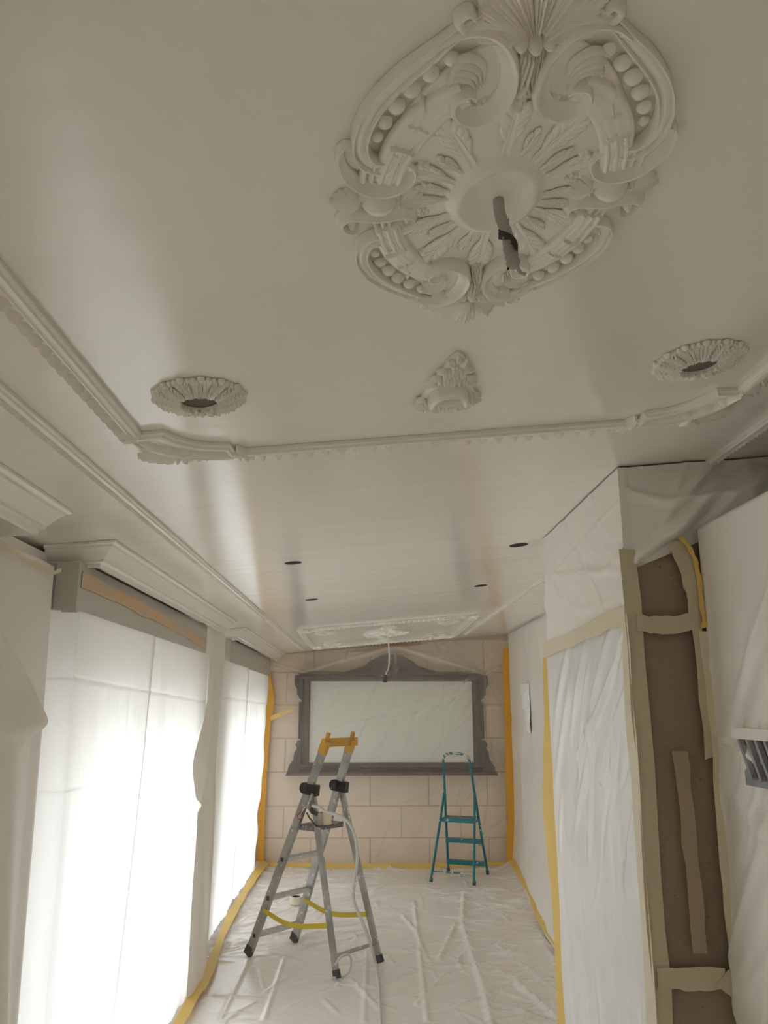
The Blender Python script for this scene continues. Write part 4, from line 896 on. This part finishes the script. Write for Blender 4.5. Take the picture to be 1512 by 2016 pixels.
# triangular basket-and-flowers drop
def drop(x, y, label, flip=1):
    o = on_ceiling('plaster_drop', x, y, label, 'plaster ornament')
    o.scale = (1, flip, 1)
    poly = spline([(-0.066, 0.075), (-0.055, 0.02), (-0.035, -0.05), (-0.022, -0.13), (0.0, -0.175), (0.024, -0.13), (0.033, -0.05), (0.055, 0.02), (0.066, 0.07), (0.04, 0.125), (0.0, 0.135), (-0.045, 0.13)], 3, closed=True)
    MB().prism(poly, 0, -0.006).build('ground', M_plaster, o)
    fl = MB()
    for k in range(5): fl.dome((0.010*math.cos(2*PI*k/5), 0.010*math.sin(2*PI*k/5), 0), 0.0065, 0.0065, 0.022, 8, 4)
    fl.dome((0, 0, -0.004), 0.005, 0.005, 0.014, 8, 4); fme = fl.mesh('flower', M_plaster, 60)
    lf = MB().sweep(spline([(0, 0), (0.012, 0.002), (0.026, 0)], 4), GROOVE, [0.005, 0.008, 0.011, 0.013, 0.013, 0.012, 0.009, 0.006, 0.003], [0.012, 0.013, 0.014, 0.014, 0.014, 0.013, 0.012, 0.010, 0.008]).mesh('leaf', M_plaster, 60)
    for (u, v_, s_) in ((0.0, -0.115, 0.8), (-0.014, -0.085, 0.8), (0.014, -0.078, 0.85), (-0.022, -0.05, 0.9), (0.006, -0.048, 1.0), (0.024, -0.036, 0.85), (-0.05, 0.085, 1.1), (0.052, 0.08, 1.1), (-0.025, 0.115, 1.0), (0.005, 0.12, 1.0), (0.032, 0.11, 0.95), (-0.06, 0.11, 0.8)):
        share('flower', fme, o, (u, v_, -0.006), random.random()*6, s_)
    for (u, v_, a) in ((0, -0.14, -1.57), (-0.006, -0.128, -2.1), (0.006, -0.128, -1.0), (-0.018, -0.10, 2.6), (0.02, -0.10, 0.3), (-0.03, -0.06, 2.8), (0.032, -0.05, 0.2), (-0.035, -0.03, 2.9), (0.034, -0.02, 0.1), (-0.058, 0.06, 2.4), (0.06, 0.05, 0.6), (-0.06, 0.09, 2.9), (0.06, 0.09, 0.2), (-0.04, 0.13, 2.0), (0.015, 0.135, 1.4), (0.045, 0.12, 0.9)):
        share('leaf', lf, o, (u, v_, -0.005), a)
    bs = MB()
    bs.sweep(spline([(-0.042, 0.070), (-0.036, 0.035), (-0.020, 0.010), (0.0, 0.004), (0.022, 0.010), (0.037, 0.035), (0.042, 0.070)], 5), ROUND, 0.020, 0.034, base=-0.004)
    bs.sweep(spline([(-0.030, 0.0), (0.0, -0.008), (0.030, -0.004)], 5), LIP, 0.016, 0.030, base=-0.004)
    bs.sweep(spline([(-0.038, 0.078), (0.0, 0.092), (0.038, 0.078)], 5), ROUND, 0.010, 0.020, base=-0.004)
    bs.build('basket', M_plaster, o, smooth=60)
    for k in range(4): share('leaf', lf, o, (-0.018+0.012*k, 0.040+0.006*(k % 2), -0.004), 0.5+0.6*k, 1.1)
    return o
dr = drop(0.193, 1.735, 'triangular plaster ornament of basket and flowers between the two near rosettes')
for y, fl, nm in ((7.50, -1, 'near end'), (8.80, 1, 'far end')):
    c = copy_tree(dr); c.location = (0.193, y, zc(0.193) - 0.0005); c.scale = (1, fl, 1); c['label'] = f'triangular plaster ornament in the far ceiling panel, {nm}'

# cables
kb = empty('cut_cable', (0.192, 1.030, zc(0.192) - 0.007), label='stiff grey cable wrapped in worn black tape, hanging from the large medallion', cat='cable')
pts = spline([(0, 0, 0), (0.002, 0.0, -0.027), (0.011, 0.002, -0.056), (0.015, 0.004, -0.084), (0.021, 0.004, -0.110)], 6)
MB().tube(pts[:9], 0.0085, 10).build('sleeve', M_cablegrey, kb)
MB().tube(pts[7:], 0.0075, 10, rs=[0.0095, 0.0085, 0.009, 0.0075, 0.0085, 0.008, 0.0095, 0.0085, 0.009, 0.0085, 0.010, 0.0095, 0.0085, 0.0105, 0.009, 0.011, 0.010, 0.007][:len(pts)-7]).build('tape_wrap', M_cablegrey, kb)
hb = MB()
for k in range(26):
    t = k/25; a = t*9.0
    c0 = Vector(pts[8]).lerp(Vector(pts[-1]), t); hb.v.append(tuple(c0 + Vector((math.cos(a)*0.0112, math.sin(a)*0.0112, 0.012)))); hb.v.append(tuple(c0 + Vector((math.cos(a+0.5)*0.0112, math.sin(a+0.5)*0.0112, -0.008))))
hb.f = [(2*k, 2*k+1, 2*k+3, 2*k+2) for k in range(25)]
hb.build('black_tape', M_tapeblack, kb)
MB().tube([Vector(pts[-1]) + Vector((0.002, 0, 0.004)), Vector(pts[-1]) + Vector((0.008, 0.0, -0.009)), Vector(pts[-1]) + Vector((0.016, 0, -0.012))], 0.0028, 6).build('wire_end', M_cablegrey, kb)
pc = empty('pendant_cable', (0.209, 8.15, zc(0.209) - 0.008), label='thin white cable with a dark bulb socket hanging from the far medallion', cat='cable')
z_ = zc(0.209)
cp = spline([(0, 0, 0), (0.014, 0, -0.16), (0.016, 0, -0.27), (0.008, 0, -0.34), (-0.022, 0, -0.41)], 6)
MB().tube(cp, 0.007, 8).build('cord', M_whitecable, pc)
e = Vector(cp[-1])
MB().tube([e, e + Vector((-0.004, 0, -0.03)), e + Vector((-0.006, 0, -0.075))], 0.02, 12, rs=[0.014, 0.022, 0.020]).build('socket', M_rubber, pc)
MB().tube([e + Vector((-0.05, 0, -0.005)), e + Vector((-0.005, -0.012, -0.02)), e + Vector((0.05, 0, 0.01))], 0.003, 6).build('loose_wire', M_cablegrey, pc)

# ------------------------------------------------------------------ silver step ladder
DV = Vector((0.7507, -0.6606, 0)); PV = Vector((0.6606, 0.7507, 0)); FO = Vector((-0.853, 6.353, 0))
def lp(perp, s, z): return FO + PV*perp + DV*s + Vector((0, 0, z))
def LP(o, p): return p - o.location
lad = empty('step_ladder', FO, label='silver aluminium step ladder with a yellow handle and yellow straps', cat='ladder')
L_ = lambda a, s, z: lp(a, s, z) - FO
front = lambda z: 0.43*z
rear = lambda z: 0.86 - 0.30*z
perpA = lambda z: 0.0 + 0.072*z; perpB = lambda z: 0.455 - 0.05*z
FLZ = 0.02
for pf, nm in ((perpA, 'A'), (perpB, 'B')):
    MB().bar(L_(pf(0.06), front(0.06), 0.06), L_(pf(1.47), front(1.47), 1.47), PV, 0.026, 0.062).build('rail', M_alu, lad, smooth=None)
    MB().bar(L_(pf(0.0), front(0.0), FLZ), L_(pf(0.07), front(0.07), 0.078), PV, 0.030, 0.066).build('rubber_foot', M_rubber, lad, smooth=None)
    inn = 0.036 if nm == 'A' else -0.012
    q = lambda z: (pf(z) + (0.034 if nm == 'A' else 0.022))
    MB().bar(L_(q(0.06), rear(0.06), 0.06), L_(q(1.16), rear(1.16), 1.16), PV, 0.024, 0.042).build('rear_leg', M_alu, lad, smooth=None)
    MB().bar(L_(q(0.0), rear(0.0), FLZ), L_(q(0.06), rear(0.06), 0.068), PV, 0.028, 0.046).build('rubber_foot', M_rubber, lad, smooth=None)
    # hinge
    h = MB(); s0 = front(1.18)
    h.bar(L_(pf(1.18)-0.002, s0-0.035, 1.185), L_(pf(1.18)+0.012, s0+0.075, 1.17), PV, 0.052, 0.075)
    c0 = L_(pf(1.18), s0-0.03, 1.185)
    h.tube([c0 - PV*0.03, c0 + PV*0.03], 0.040, 14)
    h.build('hinge', M_black, lad, smooth=40)
    for z in (0.155, 0.415, 0.685):
        MB().bar(L_(pf(z), front(z), z) - PV*0.016, L_(pf(z), front(z), z) + PV*0.016, DV, 0.022, 0.026).build('rivet', M_rubber, lad, smooth=None)
for z in (0.155, 0.415, 0.685):
    st = MB()
    a, b = L_(perpA(z)+0.012, front(z), z), L_(perpB(z)-0.012, front(z), z)
    st.bar(a, b, DV, 0.058, 0.026)
    for k in (-1, 0, 1): st.bar(a + DV*k*0.018 + Vector((0, 0, 0.014)), b + DV*k*0.018 + Vector((0, 0, 0.014)), DV, 0.006, 0.004)
    st.build('step', M_rung, lad, smooth=None)
zp = 0.925
pm_ = MB(); a = [L_(perpA(zp)+0.016, front(zp)-0.02, zp), L_(perpB(zp)-0.014, front(zp)-0.02, zp), L_(perpB(zp)-0.0, rear(zp)-0.03, zp), L_(perpA(zp)+0.03, rear(zp)-0.03, zp)]
dn = Vector((0, 0, -0.032)); pm_.add(a + [p + dn for p in a], [(0, 1, 2, 3), (7, 6, 5, 4), (0, 4, 5, 1), (1, 5, 6, 2), (2, 6, 7, 3), (3, 7, 4, 0)])
pm_.build('platform', M_dirty, lad, smooth=None)
pl = MB()
for k in range(6):
    t = (k+0.5)/6; pl.bar(a[0].lerp(a[3], t) + Vector((0, 0, 0.002)), a[1].lerp(a[2], t) + Vector((0, 0, 0.002)), DV, 0.012, 0.005)
pl.build('tread_ribs', M_alu, lad, smooth=None)
z = 0.14
MB().tube([L_(perpA(z)+0.034, rear(z), z), L_(perpB(z)+0.022, rear(z), z)], 0.012, 10).build('crossbar', M_alu, lad)
hd = MB()
ta, tb = L_(perpA(1.5), front(1.5), 1.505), L_(perpB(1.5), front(1.5), 1.505)
hd.bar(ta - PV*0.02, tb + PV*0.06, DV, 0.030, 0.062)
for pf in (perpA, perpB):
    hd.bar(L_(pf(1.43), front(1.43), 1.43), L_(pf(1.5), front(1.52), 1.52), PV, 0.034, 0.068)
    hd.bar(L_(pf(1.5), front(1.5), 1.50), L_(pf(1.58), front(1.56), 1.575), PV, 0.022, 0.024)
hd.build('handle', M_handle, lad, smooth=None)['label'] = 'yellow plastic handle'
for pf, off in ((perpA, 0.034), (perpB, 0.022)):
    zf, zr = 0.335, 0.36
    p = [L_(pf(zf)-0.02, front(zf)+0.0, zf), L_(pf(zf)-0.012, front(zf)+0.2, zf-0.05), L_(pf(zf)+0.0, front(zf)+0.36, zf-0.055), L_(pf(zr)+off-0.018, rear(zr), zr-0.04)]
    P = spline(p, 5); m_ = MB(); vs = []
    for q in P: vs += [Vector(q) + Vector((0, 0, 0.017)), Vector(q) - Vector((0, 0, 0.017)), Vector(q) + Vector((0, 0, 0.017)) + PV*0.003, Vector(q) - Vector((0, 0, 0.017)) + PV*0.003]
    n_ = len(P); fs = []
    for i in range(n_-1):
        a_, b_ = 4*i, 4*i+4
        fs += [(a_, b_, b_+1, a_+1), (a_+2, a_+3, b_+3, b_+2), (a_, a_+2, b_+2, b_), (a_+1, b_+1, b_+3, a_+3)]
    m_.add(vs, fs).build('strap', M_strap, lad)['label'] = 'yellow webbing strap'
# things on the ladder
def tape_roll(p, r, h, label, m=M_cream):
    o = empty('tape_roll', p, label=label, cat='tape roll')
    MB().lathe([(r, 0), (r, h), (r*0.72, h), (r*0.72, 0)], 28, closed=True).build('tape_wound', m, o, smooth=40)
    MB().lathe([(r*0.72, 0.001), (r*0.72, h-0.001), (r*0.64, h-0.001), (r*0.64, 0.001)], 28, closed=True).build('cardboard_core', M_rubber, o, smooth=40)
tape_roll((-0.300, 6.150, zp+0.0055), 0.048, 0.082, 'cream tape roll standing on the ladder platform')
tape_roll((-0.636, 7.86, 0.024), 0.056, 0.062, 'cream tape roll lying on the floor film behind the silver ladder')
gun = empty('spray_gun', (-0.405, 6.02, 1.06), label='paint spray gun hanging inside the silver ladder below its hinge', cat='spray gun')
MB().tube([(0.02, -0.01, 0.09), (0.0, 0.0, 0.04), (-0.01, 0.0, -0.01)], 0.022, 10, rs=[0.012, 0.020, 0.022]).build('body', M_metal, gun)
MB().tube([(-0.01, 0, 0.02), (-0.045, 0.02, -0.01), (-0.07, 0.03, -0.055)], 0.013, 8).build('grip', M_metal, gun)
MB().tube([(-0.06, 0.01, -0.03), (-0.085, 0.01, -0.05), (-0.08, 0.01, -0.085), (-0.055, 0.01, -0.075)], 0.005, 6).build('trigger_guard', M_red, gun)['label'] = 'red trigger guard'
MB().tube([(0.0, 0, 0.0), (0.02, 0, -0.03), (0.06, 0.0, -0.045)], 0.015, 8).build('swivel', M_rubber, gun)
MB().tube([(-0.02, 0, -0.035), (0.0, 0, -0.07), (0.05, 0.0, -0.125), (0.08, 0.0, -0.13)], 0.006, 6).build('lance', M_rubber, gun)
hose = MB().tube(spline([(-0.385, 6.0, 1.075), (-0.33, 5.97, 1.065), (-0.291, 5.93, 1.043), (-0.183, 5.90, 1.015), (-0.113, 5.91, 0.960), (-0.072, 5.90, 0.86), (-0.060, 5.90, 0.732), (-0.080, 5.90, 0.584), (-0.080, 5.87, 0.478), (-0.017, 5.86, 0.339), (0.035, 5.90, 0.195), (0.066, 5.98, 0.07), (0.080, 5.86, 0.030), (0.087, 5.60, 0.030), (0.088, 5.09, 0.030), (0.10, 4.4, 0.030), (0.2, 3.6, 0.025)], 8), 0.011, 10).build('spray_hose', M_hose)
tag(hose, 'long pale spray hose running from the ladder down to the floor film', 'hose')
lo = MB().tube(spline([(-0.20, 5.815, 0.10), (-0.165, 5.805, 0.150), (-0.115, 5.83, 0.158), (-0.094, 5.84, 0.119), (-0.108, 5.84, 0.056), (-0.15, 5.82, 0.03), (-0.22, 5.80, 0.026)], 6), 0.008, 8).build('hose_loop', M_hose)
tag(lo, 'short loop of pale cord over the bottom bar of the silver ladder', 'cord')

# ------------------------------------------------------------------ teal step ladder
TD = Vector((-0.365, -0.93, 0)).normalized(); TP = Vector((0.93, -0.365, 0)).normalized(); TO = Vector((0.899, 9.303, 0))
tl = empty('step_ladder', TO, label='small teal step ladder with paint splashes in front of the end wall', cat='ladder')
T_ = lambda a, s, z: TP*a + TD*s + Vector((0, 0, z))
tf = lambda z: 0.25*z; tr_ = lambda z: 0.58 - 0.43*z
ta_ = lambda z: 0.0 + 0.042*z; tb_ = lambda z: 0.434 - 0.075*z
r = 0.0135
tz = 0.045
MB().tube([T_(ta_(0), tf(0), tz), T_(ta_(.5), tf(.5), .5), T_(ta_(.86), tf(.86), .86)], r, 10).build('rail', M_teal, tl)
MB().tube([T_(tb_(0), tf(0), tz), T_(tb_(.5), tf(.5), .5), T_(tb_(.86), tf(.86), .86)], r, 10).build('rail', M_teal, tl)
hp = [T_(ta_(.85), tf(.85), .85), T_(ta_(1.0), tf(1.0), 1.0), T_(ta_(1.17), tf(1.17), 1.17), T_(ta_(1.2)+0.012, tf(1.24), 1.235), T_(ta_(1.2)+0.05, tf(1.27), 1.265), T_(0.19, tf(1.28), 1.275), T_(tb_(1.2)-0.05, tf(1.27), 1.262), T_(tb_(1.2)-0.012, tf(1.24), 1.232), T_(tb_(1.17), tf(1.17), 1.165), T_(tb_(1.0), tf(1.0), 1.0), T_(tb_(.85), tf(.85), .85)]
hq = spline(hp, 6)
MB().tube(hq[:15], r, 10).build('hoop_side', M_teal, tl); MB().tube(hq[-15:], r, 10).build('hoop_side', M_teal, tl)
MB().tube(hq[14:-14], r*1.08, 10).build('hoop_grip', M_teal_hoop, tl)['label'] = 'top bar crusted with pale paint'
for pa in (ta_, tb_):
    e = -0.022 if pa is ta_ else -0.004
    MB().tube([T_(pa(0)+e, tr_(0), tz), T_(pa(.5)+e*0.6, tr_(.5), .5), T_(pa(.86)+e*0.2, tr_(.86), .87)], r, 10).build('leg', M_teal, tl)
    MB().tube([T_(pa(0), tf(0), 0.022), T_(pa(0), tf(0.03), 0.06)], 0.018, 10).build('rubber_foot', M_rubber, tl)
    MB().tube([T_(pa(0)+e, tr_(0), 0.022), T_(pa(0)+e, tr_(0.03), 0.06)], 0.018, 10).build('rubber_foot', M_rubber, tl)
    MB().bar(T_(pa(.6), tf(.6)-0.01, .585), T_(pa(.6)+e*0.5, tr_(.6)-0.005, .585), TP, 0.008, 0.022).build('side_brace', M_teal, tl, smooth=None)
for z in (0.15, 0.38):
    s_ = MB(); s_.bar(T_(ta_(z), tf(z)+0.01, z), T_(tb_(z), tf(z)+0.01, z), TD, 0.075, 0.006); s_.bar(T_(ta_(z), tf(z)+0.045, z-0.018), T_(tb_(z), tf(z)+0.045, z-0.018), TD, 0.006, 0.040)
    s_.build('step', M_teal, tl, smooth=None)
z = 0.60
pf_ = MB(); pf_.bar(T_(ta_(z)+0.008, tf(z)+0.06, z+0.01), T_(tb_(z)-0.008, tf(z)+0.06, z+0.01), TD, 0.20, 0.008); pf_.build('platform', M_tealtop, tl, smooth=None)
MB().bar(T_(ta_(z)+0.004, tf(z)+0.162, z-0.008), T_(tb_(z)-0.004, tf(z)+0.162, z-0.008), TD, 0.006, 0.045).build('platform_edge', M_teal, tl, smooth=None)
z = 0.115
MB().tube([T_(ta_(z)-0.015, tr_(z), z), T_(tb_(z)-0.004, tr_(z), z)], 0.009, 8).build('crossbar', M_teal_hoop, tl)
